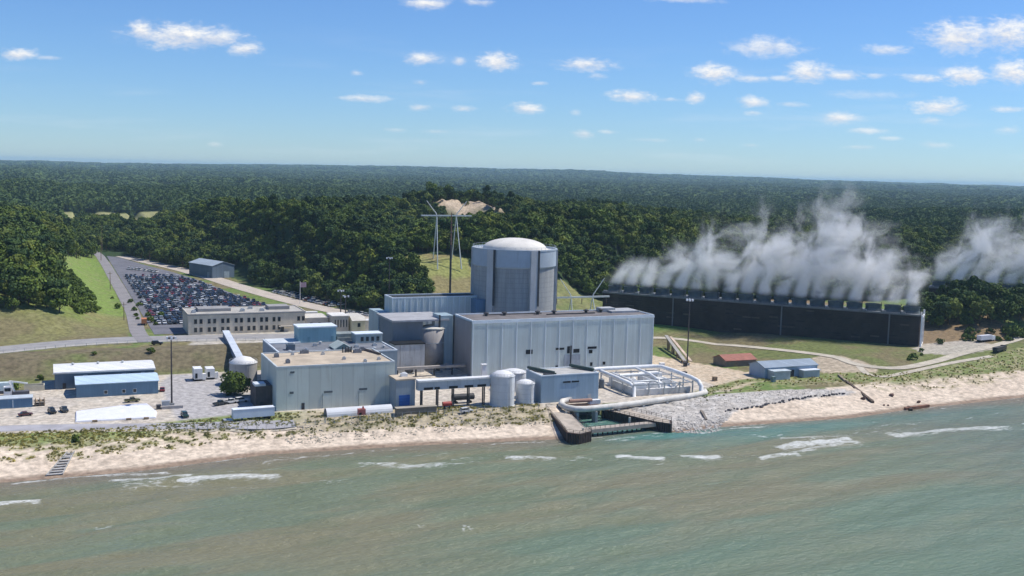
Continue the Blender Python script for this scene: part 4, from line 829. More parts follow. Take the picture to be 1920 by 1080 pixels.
# sheds of the yard
t = T('long_shed', 'long slate blue shed with bright white roof at the foot of the grassy bank', 'shed', (.5, 428, 4))
MB().gable(.5, 36, 428, 446, 3, 10.2, 11.2, along='u').build('wall', [shed_blue, white_roof], t)
MB().box(-.2, 36.6, 427.2, 427.55, 9.85, 10.1).build('gutter', steel, t)
for x in (7, 16, 25): MB().lathe(x, 437, [(.4, 11), (.4, 11.9), (.7, 12), (.1, 12.4)], 10).build('roof_vent', steel, t)
for x in (10.5, 24.2, 31): box('wall_lamp', white_paint, t, x, x+1.4, 427.8, 427.98, 8.6, 9)
window(t, 3.2, 4.4, 427.98, 4, 6.2, 'door', dark_steel)
t = T('workshop_shed', 'bright blue shed with pale blue roof in front of the white-roofed shed', 'shed', (7.6, 410, 4))
MB().gable(7.6, 35.8, 410, 426, 3, 8.8, 10, along='u').build('wall', [M('workshop_blue', (.14,.245,.345), .5, .08, .1, streak=.2, seam=1), bluewhite_roof], t)
for x in (17, 23.2, 27): window(t, x, x+1.1, 409.98, 5, 6.2, 'window', window_glass, blue_trim)
t = T('container_building', 'low blue container-like building cut by the left edge of the yard', 'building', (-34, 400, 4))
MB().box(-34, -6.8, 398.8, 404, 3, 7.2).build('wall', deep_blue, t); MB().box(-34.2, -6.6, 398.6, 404.2, 7.21, 7.5).build('roof', M('container_roof', (.50,.55,.58), .6), t)
for x in (-21, -17.5, -13): window(t, x, x+.2, 398.78, 4.2, 7, 'rib', blue_trim)
t = T('lumber_rack', 'brown timber rack at the end of the blue container building', 'rack', (-6, 400, 4))
for x in (-6, -4.6, -3.2): box('post', timber, t, x, x+.3, 399.5, 402, 3.9, 6.6)
for z in (4.6, 5.6): box('shelf', timber, t, -6.2, -2.8, 399.4, 402.1, z, z+.25)
for i, (x, y, lb) in enumerate(((-15, 418, 'white loader truck with raised arm parked among the yard machinery'), (-20, 421, 'white box truck at the very edge of the yard beside the loader'))):
    t = T('yard_truck', lb, 'truck', (x, y, 4)); MB().box(x-1.4, x+1.2, y-1.2, y+1.2, 5, 8).build('cab', white_paint, t); box('windscreen', window_glass, t, x-1.1, x+.9, y-1.28, y-1.21, 6.4, 7.6)
    MB().box(x+1.3, x+7, y-1.3, y+1.3, 5, 6.1).build('bed', M('truck_bed', (.10,.10,.11), .7), t)
    if i == 0: MB().bar((x+2, y, 6.1), (x+.5, y-.6, 10), .7).bar((x+.5, y-.6, 10), (x+6.5, y-.2, 8.8), .5).build('boom', white_paint, t)
    else: box('box_body', M('body_aqua', (.62,.72,.70), .5), t, x+1.4, x+6.6, y-1.25, y+1.25, 6.11, 9)
    for wx in (x, x+5.6): MB().tube([(wx, y-1.35, 4.5), (wx, y+1.35, 4.5)], .55, 12).build('wheel', rubber, t)
t = T('pallet_wall', 'low cream pallet enclosure left of the white-roofed shed', 'enclosure', (-8, 428, 4))
for b in ((-10, -3, 427, 427.3), (-10, -3, 431, 431.3), (-3.3, -3, 427.3, 431)): box('panel', M('cream_panel', (.6,.55,.42), .8), t, *b, 3.9, 6)
# tensioned white sheet over a low stack
t = T('tarpaulin_stack', 'broad low stack under a white tarpaulin in front of the blue shed', 'tarpaulin', (18, 380, 4)); g = random.Random(5)
P = [(6.3,370.6),(31.4,369.2),(32.5,378),(30.6,391),(24.5,391.4),(17,388.5),(6.8,386)]; mb = MB(); cx0, cy0 = 18.5, 380; rings = []
for f, z in ((1, 4.02), (.99, 4.45), (.96, 4.65), (.6, 4.8), (.25, 4.85)): rings.append(mb.pts([(cx0+(x-cx0)*f, cy0+(y-cy0)*f, z+(g.uniform(-.1, .1) if z > 4.5 else 0)) for x, y in P]))
for a, b_ in zip(rings, rings[1:]):
    for k in range(7): mb.face((a+k, a+(k+1) % 7, b_+(k+1) % 7, b_+k))
mb.face(range(rings[-1], rings[-1]+7)); mb.build('sheet', M('tarpaulin', (.74,.74,.77), .6, .05, .4, bump=.3), t)
for x, y in ((11.5, 370), (22, 369.6), (27.5, 369.3)): box('weight_block', timber, t, x, x+1.6, y-.9, y-.2, 4.1, 4.7)
# covered walkway down the bank
t = T('covered_walkway', 'grey covered walkway stepping down the bank to the beige tank', 'walkway', (72, 494, 11))
mb = MB(); a, b_ = Vector((72.6, 493, 12.6)), Vector((69.4, 426, 13.9)); b_ = Vector((70.4, 427, 7.6)); mb.bar(a, b_, 2.6, 2.6); mb.build('wall', M('walkway_slate', (.22,.26,.32), .7, .1), t); up_ = Vector((0, 0, 1.55)); MB().bar(a+up_, b_+up_, 3.0, .3).build('roof', M('walkway_roof', (.55,.60,.66), .6), t)
for f in (.3, .55, .8): q = a+(b_-a)*f; box('post', steel, t, q.x-.3, q.x+.3, q.y-.3, q.y+.3, float(H(q.x, q.y))-.5, q.z-1.2)
# offices on the upper terrace
t = T('office_building', 'long tan two-storey office block with paired dark windows facing the lake', 'building', (57.5, 504, 11))
MB().box(57.5, 111.4, 504, 527, 10, 19.9).build('wall', tan_concrete, t); r_ = MB().box(57.3, 111.6, 503.8, 527.2, 19.91, 20.4).build('roof', M('office_roof', (.40,.38,.34), .9, .15, .2), t); parapet(57.3, 111.6, 503.8, 527.2, 20.4, .35, .4).build('parapet', M('office_coping', (.55,.50,.42), .8), r_)
for px in (366,376,391,401,416,426,441,451,465,475,489,499,513,523,561,570):
    x = 57.5+(px-353)*.2443
    for z in (16.1, 12.2): window(t, x-.65, x+.65, 503.99, z, z+2.1, 'window', window_glass, M('office_frame', (.42,.37,.29), .8))
box('door', dark_steel, t, 99.5, 101.3, 503.9, 503.99, 11, 13.4); box('canopy', M('office_coping', (.55,.50,.42)), t, 98.8, 105, 502.6, 503.89, 13.6, 13.9)
MB().box(63, 78, 513, 523, 20.41, 21.8).build('penthouse', M('penthouse_grey', (.30,.29,.28), .85, .12), t); MB().box(96, 106, 514, 523, 20.41, 22).build('penthouse', M('penthouse_grey', (.30,.29,.28)), t)
for x, y in ((83,511),(88,519),(92,510),(60.5,510)): unit(t, x, y, 20.4, 2, 1.8, 1.1, steel)
def block(name, label, cat, u0, u1, v0, v1, z0, z1, wall, roof, wins=(), rise=0):
    t = T(name, label, cat, (u0, v0, z0)); mb = MB()
    if rise: mb.gable(u0, u1, v0, v1, z0-1.5, z1, z1+rise); mb.build('wall', [wall, roof], t)
    else: mb.box(u0, u1, v0, v1, z0-1.5, z1); mb.build('wall', wall, t); MB().box(u0-.25, u1+.25, v0-.25, v1+.25, z1+.01, z1+.4).build('roof', roof, t)
    for a, b2, z, h in wins: window(t, a, b2, v0-.01, z, z+h)
    return t
tan2 = M('tan_wall', (.58,.51,.42), .85, .1, .2, streak=.3); pale_top = M('pale_top', (.56,.53,.47), .85, .1)
block('gate_office', 'low pinkish tan block joined to the right end of the long office', 'building', 111.8, 123, 505, 520, 11, 16.8, tan2, pale_top, [(114,115.2,13.2,1.6),(118,119.2,13.2,1.6)])
block('gate_tower', 'square tan block with vertical dark slots right of the low pinkish block', 'building', 123.6, 131.4, 499, 511, 11, 18.2, M('tan_slot_wall', (.54,.49,.41), .85), M('white_membrane', (.68,.66,.62), .8), [(x, x+.5, 13, 3.6) for x in (124.6,126,127.4,128.8,130.2)])
block('cream_house', 'cream yellow house with gabled roof beside the blue auxiliary hall', 'house', 132.4, 138.6, 495, 504, 11, 16.4, cream, pale_top, [(134.8,136.2,13.4,1.9)], 1.6)
block('guard_hut', 'small white guard hut behind the square tan block', 'hut', 137, 144, 520, 530, 11, 15, M('hut_white', (.55,.53,.48), .8), pale_top)
block('site_cabin', 'pale site cabin at the near end of the gravel track', 'cabin', 141, 150, 506, 511, 11, 14.5, M('cabin_white', (.60,.58,.54), .8), white_roof)
block('storage_trailer', 'grey storage trailer parked along the gravel track behind the offices', 'trailer', 113, 126, 541, 545, 11, 14.6, M('trailer_grey', (.42,.43,.44), .7), M('trailer_top', (.62,.62,.6), .6))
block('storage_trailer', 'dark storage trailer parked behind the right end of the long office', 'trailer', 101, 110.5, 535, 538.5, 11, 14.2, M('trailer_dark', (.2,.2,.21), .7), M('trailer_top2', (.4,.4,.39), .6))
# warehouse at the far side of the lot
wz = math.atan2(28, -10.9); t = T('warehouse', 'grey-blue metal warehouse at the edge of the trees beyond the parking lot', 'warehouse', (102.5, 756, 11), wz)
MB().gable(0, 33, -17, 0, -1, 8.6, 11.2, along='u').build('wall', [M('warehouse_blue', (.15,.205,.27), .6, .08, .1, streak=.2, seam=1.5), M('warehouse_roof', (.36,.42,.47), .6, .06, .1, seam=1.5)], t); MB().box(-.08, -.01, -13, -9, 0, 4.5).build('door', M('warehouse_door', (.30,.37,.43), .6), t); MB().box(4, 7, .01, .08, 0, 4).build('door', M('warehouse_door', (.30,.37,.43)), t)
# right-hand sheds
t = T('red_shed', 'low shed with faded red roof on the dirt yard beyond the turbine hall', 'shed', (279.5, 398, 4)); MB().gable(279.5, 296, 398, 408, 3, 6.8, 8.7).build('wall', [M('red_shed_wall', (.22,.18,.14), .85, .15), red_roof], t); window(t, 284, 286, 397.98, 4, 6.1, 'door', timber)
t = T('blue_shed', 'blue-grey shed with two small front extensions near the rocky shore', 'shed', (280, 369, 4)); MB().gable(280, 308, 370, 381, 3, 8.6, 10.4).build('wall', [M('blue_shed_wall', (.33,.43,.54), .55, .08, .2, streak=.2, seam=1.2), M('blue_shed_roof', (.27,.33,.39), .6, .08, .2, seam=1.2)], t)
MB().box(281.5, 290, 365.5, 369.9, 3, 7.6).box(281.2, 290.3, 365.2, 369.9, 7.61, 7.9, 1).build('front_extension', [M('ext_grey', (.42,.46,.47), .7), M('ext_roof', (.50,.56,.58), .6)], t); MB().box(298, 306.5, 366.5, 369.9, 3, 7).box(297.7, 306.8, 366.2, 369.9, 7.01, 7.3, 1).build('front_extension', [M('ext_grey', (.42,.46,.47)), M('ext_roof2', (.66,.70,.74), .6)], t)
box('door', dark_steel, t, 292.5, 295.5, 369.9, 369.99, 4, 7.2)
t = T('stair_conveyor', 'pale stepped conveyor climbing the slope beside the right end of the turbine hall', 'conveyor', (266, 410, 4)); a, b_ = Vector((266, 411, 5.2)), Vector((281, 452, 10.2))
MB().bar(a, b_, 1.6, .5).build('belt', M('belt_grey', (.36,.34,.31), .9), t); MB().bar(a+Vector((2.6,-1,0)), b_+Vector((2,-1,-.5)), 1.3, .4).build('stair', M('stair_pale', (.55,.43,.33), .9, .15), t)
for f in (.1, .35, .6, .85): q = a+(b_-a)*f; box('trestle', timber, t, q.x-.8, q.x+.8, q.y-.2, q.y+.2, 3.4, q.z-.3)
# ---------------------------------------------------------------- cooling towers
def cooling_tower(label, o, far, zb, cells, width=14, hgt=15.2):
    dx, dy = far[0]-o[0], far[1]-o[1]; L = math.hypot(dx, dy); pitch = L/cells
    t = T('cooling_tower', label, 'cooling tower', (o[0], o[1], zb), math.atan2(dy, dx))
    mb = MB().box(0, L, -width, 0, -6, hgt)
    for k in range(cells*2):       # timber louvre bands between the bents
        for z in np.arange(.8, hgt-.6, 1.15): mb.box(k*pitch/2+.15, (k+1)*pitch/2-.15, .003, .12+.05*((k*7+int(z*3)) % 3), z, z+.7, rnd.choices((0, 1, 2), (20, 4, 1))[0])
    mb.build('louvre_wall', [louvre, M('louvre_worn', (.036,.033,.034), .8, .3), M('louvre_bleached', (.085,.075,.06), .8, .3)], t)
    MB().box(-.3, L+.3, -width-.4, .5, hgt+.01, hgt+.75).build('fan_deck', M('deck_grey', (.17,.18,.185), .85, .15, .3), t)
    for x in (pitch*1.55, pitch*7.3, pitch*13.6): 
        if x < L: box('pilaster', M('pilaster_grey', (.16,.165,.17), .8), t, x-.35, x+.35, .25, .6, -2, hgt)
    mb = MB()
    for k in range(int(L/2.6)): mb.bar((k*2.6, .4, hgt+.75), (k*2.6, .4, hgt+1.8), .08)
    for z in (1.3, 1.8): mb.bar((0, .4, hgt+z), (L, .4, hgt+z), .08)
    mb.build('railing', M('deck_rail', (.20,.21,.21), .7), t)
    for k in range(cells):
        x = (k+.5)*pitch; c_ = MB().lathe(x, -width/2, [(4.15, hgt+.76), (3.75, hgt+1.9), (3.85, hgt+3.0), (4.1, hgt+3.9), (3.9, hgt+3.9), (3.6, hgt+2.2), (3.6, hgt+1.2)], 28, cap=False).build('fan_stack', stack_grey, t)
        mb = MB().lathe(x, -width/2, [(.5, hgt+.8), (.5, hgt+2.2)], 10)
        for a in range(6): a *= math.pi/3; mb.bar((x, -width/2, hgt+2), (x+3.3*math.cos(a), -width/2+3.3*math.sin(a), hgt+2.1), .5, .12)
        mb.build('fan', dark_steel, c_)
        box('lamp_post', dark_steel, t, k*pitch-.12, k*pitch+.12, -.6, -.35, hgt+.75, hgt+5.6); box('motor_housing', M('motor_grey', (.26,.27,.27), .7), t, x+2.5, x+4.4, -1.7, .2, hgt+.76, hgt+1.5)
    mb = MB()
    for y in (-.2, -width*.45, -width+.3): mb.bar((-.9, y, -1), (-.9, y, hgt+(2 if y < -width+1 else .4)), .75)
    for z in (.4, hgt*.97): mb.bar((-.9, -.2, z), (-.9, -width+.3, z), .7)
    for k in range(5): z = hgt*k/5; mb.bar((-.8, -width*.5, z), (-.8, -width+.6, z+hgt/5), .35)
    mb.build('stair_frame', M('frame_white', (.80,.80,.80), .6, .1, .4, streak=.2), t)
    return t, L, pitch
tw1, TL, TP = cooling_tower('long dark cooling tower with a row of steaming fan stacks beyond the turbine hall', (396, 401.3), (284.5, 526), 8, 18)
tw2, TL2, TP2 = cooling_tower('second cooling tower half hidden by trees at the right, behind the nearer tower', (624, 369), (502, 503), 9, 18)
# ---------------------------------------------------------------- pylons, masts, lamp posts
def pylon(label, u, v, feet, zbeam, ztop, zf):
    t = T('transmission_pylon', label, 'pylon', (u, v, zf)); mt = M('pylon_paint', (.62,.64,.62), .5, .08)
    MB().bar((u-16, v, zbeam), (u+16, v, zbeam), .85, .8).build('crossarm', mt, t)
    for s in (-1, 1):
        x = u+s*6.2
        for y, dx in ((-7, s*.8), (7, -s*.8)): MB().tube([(x+dx+s*.6, v+y, zf-2.5), (x, v, zbeam)], .36, 8, 0, .28).build('leg', mt, t)
        MB().tube([(x, v, zbeam-.4), (x+s*.4, v, zbeam+1.2), (x+s*6.6, v, ztop)], .4, 8, 0, .2).build('horn', mt, t)
    for x in (-14.5, 0, 14.5): MB().lathe(u+x, v, [(.16, zbeam-3.6), (.22, zbeam-2), (.16, zbeam-.5)], 8).build('insulator', M('insulator_brown', (.12,.08,.06), .4), t)
    return t
pylon('pale pylon with two upswept horns standing on the grassy cut left of the dome', 219, 605, 0, 62.4, 71.2, float(H(219, 605)))
pylon('pale pylon with two upswept horns right of the dome, behind the turbine hall', 252.8, 490, 0, 25.8, 35.4, float(H(252.8, 490))-.3)
t = T('met_mast', 'tall slim dark mast rising behind the auxiliary hall in front of the pylon', 'mast', (206, 561, float(H(206, 561)))); z0 = float(H(206, 561))-1; mb = MB(); mb.tube([(206, 561, z0), (206, 561, 48)], .62, 8); mb.build('pole', dark_steel, t)
MB().tube([(206, 561, 48), (206, 561, 66)], .5, 8, 0, .25).build('top_section', M('mast_red', (.22,.12,.08), .6), t, label='reddish upper section')
for z in (50, 55, 60): box('platform', dark_steel, t, 205.2, 206.8, 560.2, 561.8, z, z+.25)
def lamp_mast(label, u, v, h, heads=6, base=True):
    z = float(H(u, v)); t = T('lamp_mast', label, 'lamp post', (u, v, z)); MB().tube([(u, v, z-.4), (u, v, h)], .36, 10, 0, .2).build('pole', M('mast_dark', (.07,.06,.06), .6), t); MB().lathe(u, v, [(1.1, h-.4), (1.3, h-.1), (1.1, h+.1)], 12).build('ring', dark_steel, t)
    for k in range(heads): a = 2*math.pi*k/heads; MB().box(u+1.4*math.cos(a)-.35, u+1.4*math.cos(a)+.35, v+1.4*math.sin(a)-.35, v+1.4*math.sin(a)+.35, h-.5, h+.35).build('lamp_head', M('lamp_white', (.75,.76,.78), .4), t)
    if base: MB().box(u-.8, u+.8, v-.8, v+.8, z-.3, z+.9).build('footing', concrete, t)
lamp_mast('tall dark lamp mast on the dirt yard at the right end of the turbine hall', 264.6, 406.8, 34)
lamp_mast('dark lamp mast in the yard right of the two blue sheds', 38.4, 388, 28.3, 4)
lamp_mast('lamp mast among the trees behind the gravel track', 170, 560, 41, 4); lamp_mast('lamp mast beside the gravel track behind the tan blocks', 140, 548, 25, 4); lamp_mast('lamp mast at the corner of the blue auxiliary hall', 134, 515, 26, 3)
for i, (x, y, h) in enumerate(((37, 910, 28), (42, 1010, 34), (33.5, 700, 22), (33, 560, 20))):
    z = float(H(x, y)); t = T('utility_pole', ('utility pole at the far end of the parking lot', 'utility pole where the access road enters the woods', 'utility pole halfway up the access road', 'utility pole at the foot of the grassy knoll')[i], 'pole', (x, y, z)); MB().tube([(x, y, z-.5), (x, y, h)], .24, 7, 0, .16).build('pole', timber, t); MB().bar((x-1.4, y, h-1), (x+1.4, y, h-1), .2).build('crossarm', timber, t)
t = T('flagpole', 'white flagpole with flag beside the gravel track', 'flagpole', (131, 606, 11)); z = float(H(131, 606)); MB().tube([(131, 606, z), (131, 606, z+13)], .16, 8).build('pole', white_paint, t); mb = MB(); mb.box(131.1, 134.6, 605.96, 606.04, z+9.6, z+12.4); mb.build('flag', M('flag_cloth', (.45,.30,.34), .8), t)

# ---------------------------------------------------------------- vehicles
def paint(name, c, r=.3): return M(name, c, r, .04, .5, spec=.5)
PAINTS = [('black', paint('black_paint', (.012,.013,.016))), ('dark blue', paint('navy_paint', (.02,.035,.08))), ('charcoal', paint('charcoal_paint', (.04,.045,.05))), ('silver', paint('silver_paint', (.34,.36,.38), .35)), ('white', paint('car_white', (.66,.66,.65))), ('red', paint('car_red', (.22,.02,.025))), ('dark green', paint('green_paint', (.02,.05,.04))), ('tan', paint('tan_paint', (.26,.22,.16)))]
def car_shape(kind):
    """body, glasshouse and wheels of a car 1.8 m wide, facing +X"""
    body = MB(); glass = MB(); wh = MB(); w = .9
    prof = {'sedan': [(-2.2,.35),(2.2,.35),(2.25,.7),(1.2,.92),(-1.5,.95),(-2.2,.88)], 'suv': [(-2.3,.4),(2.3,.4),(2.35,.95),(1.1,1.1),(-2.2,1.12),(-2.35,.8)], 'pickup': [(-2.7,.45),(2.6,.45),(2.65,.95),(1.4,1.12),(-2.65,1.1),(-2.7,.9)]}[kind]
    cab = {'sedan': [(1.1,.92),(.45,1.42),(-.95,1.44),(-1.6,.95)], 'suv': [(1.0,1.1),(.4,1.74),(-1.95,1.76),(-2.25,1.1)], 'pickup': [(1.2,1.12),(.6,1.76),(-.6,1.76),(-.8,1.1)]}[kind]
    def ext(mb, P, wa, m):
        n = len(P); i = mb.pts([(x, -wa, z) for x, z in P]+[(x, wa, z) for x, z in P])
        for k in range(n): mb.face((i+k, i+n+k, i+n+(k+1) % n, i+(k+1) % n), m)
        mb.face(range(i, i+n), m); mb.face(range(i+2*n-1, i+n-1, -1), m)
    ext(body, prof, w, 0); ext(glass, cab, w-.1, 1); z = max(q[1] for q in cab); xs = [q[0] for q in cab if q[1] > z-.05]; body.box(min(xs)-.05, max(xs)+.05, -w+.1, w-.1, z-.02, z+.05, 0)
    if kind == 'pickup': body.box(-2.5, -.95, -.7, .7, 1.11, 1.14, 2)
    for x in (-1.35, 1.35):
        for y in (-1, 1): wh.tube([(x, y*.72, .34), (x, y*.93, .34)], .34, 8, 2)
    for x, m in ((2.26, 3), (-2.24, 4)):
        for y in (-.62, .62): body.box(*sorted((x, x*1.01)), y-.2, y+.2, .62, .78, m)
    return body, glass, wh
lampm = M('headlamp', (.7,.7,.68), .2); tailm = M('tail_lamp', (.3,.02,.02), .3); CARS = {}
for kind in ('sedan', 'suv', 'pickup'):
    b_, g_, h_ = car_shape(kind); j = MB()
    for q in (b_, g_, h_): i = j.pts(q.v); j.f += [tuple(i+k for k in f) for f in q.f]; j.m += q.m
    for cn, pm in PAINTS:
        me = bpy.data.meshes.new('parked_car'); me.from_pydata(j.v, [], j.f)
        for mt in (pm, window_glass, rubber, lampm, tailm): me.materials.append(mt)
        me.polygons.foreach_set('material_index', j.m); me.update(); CARS[kind, cn] = me
KN = {'sedan': 'car', 'suv': 'sport utility car', 'pickup': 'pickup truck'}
g = random.Random(21); spots = []
LOTP = [(45.5,541),(58,541),(60,534),(113,536),(119,572),(110,610),(100,655),(89,745),(78,778),(47,778)]
v_ = 541
while v_ < 776:                                     # double rows with aisles
    for dv in (0, 5.4):
        x = 45
        while x < 120:
            if bool(inpoly(x, v_+dv, LOTP)) and g.random() < .91: spots.append((x+g.uniform(-.15, .15), v_+dv+g.uniform(-.3, .3), math.pi/2*(1 if dv else -1)+g.uniform(-.04, .04), v_))
            x += 2.7
    v_ += 15.6
spots += [(x, 803+dy, 1.57+g.uniform(-.5, .5), 999) for x, dy in ((55,24),(57.6,21),(60,19),(63,12),(65.5,9),(52.5,26),(67,3),(69.5,0))]
spots.sort(key=lambda s: s[0]*s[0]+s[1]*s[1])
track = []
for (x0, y0), (x1, y1), n in (((127.5,664),(146,588),24), ((133,668),(152,590),22), ((147,560),(160,542),8)):
    for k in range(n):
        if g.random() < .9: f = (k+.5)/n; track.append((x0+(x1-x0)*f, y0+(y1-y0)*f, math.atan2(y1-y0, x1-x0)+math.pi/2+g.uniform(-.1, .1)))
def pick(): return g.choices(range(8), (28, 24, 13, 11, 12, 8, 3, 2))[0], g.choices(('sedan', 'suv', 'pickup'), (5, 4, 2))[0]
vmid = 640; n_ind = 0; rest = []
for s in spots:
    ci, kd = pick()
    if s[3] == 999: ci, kd = (4, g.choice(('suv', 'pickup')))
    if n_ind < 240 or s[3] == 999:
        o = bpy.data.objects.new('parked_car', CARS[kd, PAINTS[ci][0]]); COL.objects.link(o); o.location = (s[0], s[1], 11.15); o.rotation_euler.z = s[2]; n_ind += 1
        if s[3] == 999: tag(o, 'white %s in the loose group at the far end of the parking lot' % KN[kd], 'car', 'white vehicles at the far end of the lot, %s' % kd)
        else: tag(o, '%s %s in the packed rows of the lot behind the office block' % (PAINTS[ci][0], KN[kd]), 'car', '%s %s rows of cars in the lot' % (PAINTS[ci][0], kd))
    else: rest.append((s, ci, kd))
pl = [PAINTS[k][1] for k in range(8)]; mb = MB(); shp = {k: car_shape(k) for k in KN}
for s, ci, kd in rest:
    cs, sn = math.cos(s[2]), math.sin(s[2])
    for q, part in zip(shp[kd], range(3)):
        i = mb.pts([(s[0]+x*cs-y*sn, s[1]+x*sn+y*cs, 11.15+z) for x, y, z in q.v]); mb.f += [tuple(i+k for k in f) for f in q.f]; mb.m += [ci if m_ == 0 else 7+m_ for m_ in q.m]
if rest: o = mb.build('parked_cars', pl+[window_glass, rubber, lampm, tailm]); o['kind'] = 'stuff'
for x, y, a in track:
    ci, kd = pick(); ci = g.choice((ci, 4, 3)); o = bpy.data.objects.new('parked_car', CARS[kd, PAINTS[ci][0]]); COL.objects.link(o); o.location = (x, y, float(H(x, y))+.22); o.rotation_euler.z = a
    tag(o, '%s %s parked along the gravel track below the wooded slope' % (PAINTS[ci][0], KN[kd]), 'car', '%s %s beside the gravel track' % (PAINTS[ci][0], kd))
def vehicle(label, u, v, rz, kind, pm, cat='car', lift=.05, name=None):
    z = float(H(u, v))+lift; b_, g_, h_ = car_shape(kind); t = T(name or ('pickup_truck' if kind == 'pickup' else 'parked_car'), label, cat, (u, v, z), rz, local=True)
    b_.build('body', [pm, window_glass, rubber, lampm, tailm], t); g_.m = [0]*len(g_.m); g_.build('windows', window_glass, t)
    for x in (-1.35, 1.35):
        for y in (-1, 1): MB().tube([(x, y*.72, .34), (x, y*.93, .34)], .36, 10).build('wheel', rubber, t)
    return t
PD = dict(PAINTS)
vehicle('black sport utility car parked left of the pair before the tarpaulin stack', -.6, 387, -1.3, 'suv', PD['black']); vehicle('dark pickup truck parked right of the pair before the tarpaulin stack', 3.2, 388.4, -1.35, 'pickup', PD['charcoal'], 'truck')
vehicle('dark sport utility car parked alone between the tarpaulin stack and the service building', 40.6, 368.2, -1.45, 'suv', PD['dark green']); vehicle('olive pickup truck parked between the blue shed and the tarpaulin stack', 25.8, 397.4, .1, 'pickup', paint('olive_paint', (.12,.12,.05)), 'truck')
vehicle('dark pickup truck parked near the round bush', 54.5, 383.5, .5, 'pickup', PD['charcoal'], 'truck'); vehicle('white pickup truck beside the dark pickup near the round bush', 58.5, 385.3, .3, 'pickup', PD['white'], 'truck'); vehicle('white sport utility car behind the pickups near the round bush', 62.4, 386.6, .2, 'suv', PD['white'])
vehicle('dark red car parked at the left edge of the yard', -8.8, 385.4, .2, 'sedan', paint('maroon_paint', (.10,.03,.03))); vehicle('white sport utility car on the grass below the tall white tank', 134.6, 347.5, .15, 'suv', PD['white']); vehicle('white car beside the long cooling tower on the grass slope', 351, 484, 2.3, 'suv', PD['white'])
vehicle('white pickup truck at the foot of the cooling tower wall', 392, 417.5, 2.3, 'pickup', PD['white'], 'truck'); vehicle('dark car on the upper road by the gate', 41.5, 479, .1, 'suv', PD['black'], lift=.2); vehicle('red car parked right of the bright blue shed', 37.6, 414, 1.5, 'sedan', PD['red'])
def lorry(label, u, v, rz, cabm, boxm, L=8.5, hh=3.4):
    z = float(H(u, v))+.05; t = T('lorry', label, 'truck', (u, v, z), rz, local=True); MB().box(L/2+.1, L/2+2.3, -1.2, 1.2, .7, 2.9).build('cab', cabm, t); box('windscreen', window_glass, t, L/2+2.31, L/2+2.36, -1.05, 1.05, 1.8, 2.7)
    MB().box(-L/2, L/2, -1.25, 1.25, 1.05, hh).build('box_body', boxm, t); box('chassis', dark_steel, t, -L/2, L/2+2.2, -.5, .5, .6, 1.04)
    for x in (-L/2+1, -L/2+2.3, L/2+1.2):
        for y in (-1, 1): MB().tube([(x, y*.85, .5), (x, y*1.2, .5)], .5, 10).build('wheel', rubber, t)
lorry('white box lorry parked on the pale apron beyond the end of the cooling tower', 440, 401, .1, white_paint, M('lorry_white', (.62,.62,.66), .5), 9); lorry('dark flat lorry parked at the roadside right of the cooling tower', 428.5, 381.5, .35, PD['charcoal'], M('lorry_dark', (.05,.05,.05), .7), 9, 2.6)
lorry('orange lorry stopped where the access road meets the upper road', 41, 541, 1.5, orange_paint, M('lorry_orange', (.50,.19,.08), .6), 5, 3.2)
t = T('semi_trailer', 'long pale semi-trailer backed against the west end of the service building', 'trailer', (61, 358, 4), .05, local=True)
MB().box(-6.2, 7.6, -1.5, 1.5, 1.1, 4.0).build('box_body', M('trailer_pale', (.55,.62,.68), .45, .05), t); MB().box(-6.3, 7.7, -1.6, 1.6, 4.01, 4.15).build('roof', M('trailer_roof', (.68,.72,.76), .5), t); box('ramp', steel, t, -9.2, -6.3, -1.3, 1.3, .5, .8)
for x in (4.6, 5.9): 
    for y in (-1, 1): MB().tube([(x, y*1.0, .5), (x, y*1.4, .5)], .5, 10).build('wheel', rubber, t)
box('landing_leg', dark_steel, t, -3.2, -2.9, -.9, .9, 0, 1.09)
for i, (x, y, h) in enumerate(((52.6, 432, 4.2), (57.6, 434, 3.6))):
    t = T('equipment_trailer', ('white equipment trailer with open side at the foot of the bank', 'lower white equipment trailer right of the open-sided one')[i], 'trailer', (x, y, 4)); MB().box(x-1.6, x+1.6, y-3, y+3, 4.8, 4.8+h).build('box_body', white_paint, t); box('opening', black, t, x-1.2, x-.3, y-3.06, y-3.01, 5.2, 7.2); MB().box(x+1.7, x+3, y-2.6, y-1, 4.5, 6.8).build('generator', white_paint, t)
    for yy in (-1.2, 1.2): MB().tube([(x-1.7, y+yy, 4.5), (x+1.7, y+yy, 4.5)], .5, 10).build('wheel', rubber, t)
# ---------------------------------------------------------------- smaller things of the plant yard
t = T('arched_store', 'long half-round white store lying along the front of the service building', 'store', (86, 356, 4)); mb = MB(); n = 10
A = [mb.pts([(x, 356.4-2.4*math.cos(math.pi*k/n), 3.9+2.7*math.sin(math.pi*k/n)) for k in range(n+1)]) for x in (86, 109.5)]
for k in range(n): mb.face((A[0]+k, A[1]+k, A[1]+k+1, A[0]+k+1))
mb.face(range(A[1]+n, A[1]-1, -1)); mb.build('shell', M('store_white', (.64,.65,.66), .45, .05, .3), t); mb = MB(); a0 = mb.pts([(85.95, 356.4-2.4*math.cos(math.pi*k/n), 3.9+2.7*math.sin(math.pi*k/n)) for k in range(n+1)]); mb.face(range(a0, a0+n+1)); mb.build('end_wall', M('store_end', (.16,.17,.20), .7), t)
t = T('fire_pump', 'red pump trailer standing before the half-round white store', 'pump', (97.6, 352.2, 4)); MB().box(96.4, 98.9, 351.4, 353.2, 4.5, 6.6).build('housing', M('pump_red', (.40,.13,.12), .6, .1), t); MB().tube([(97, 351.3, 5), (97, 353.3, 5)], .5, 10).build('wheel', rubber, t); MB().lathe(98.2, 352.3, [(.3, 6.6), (.3, 7.4)], 10).build('stack', red_paint, t)
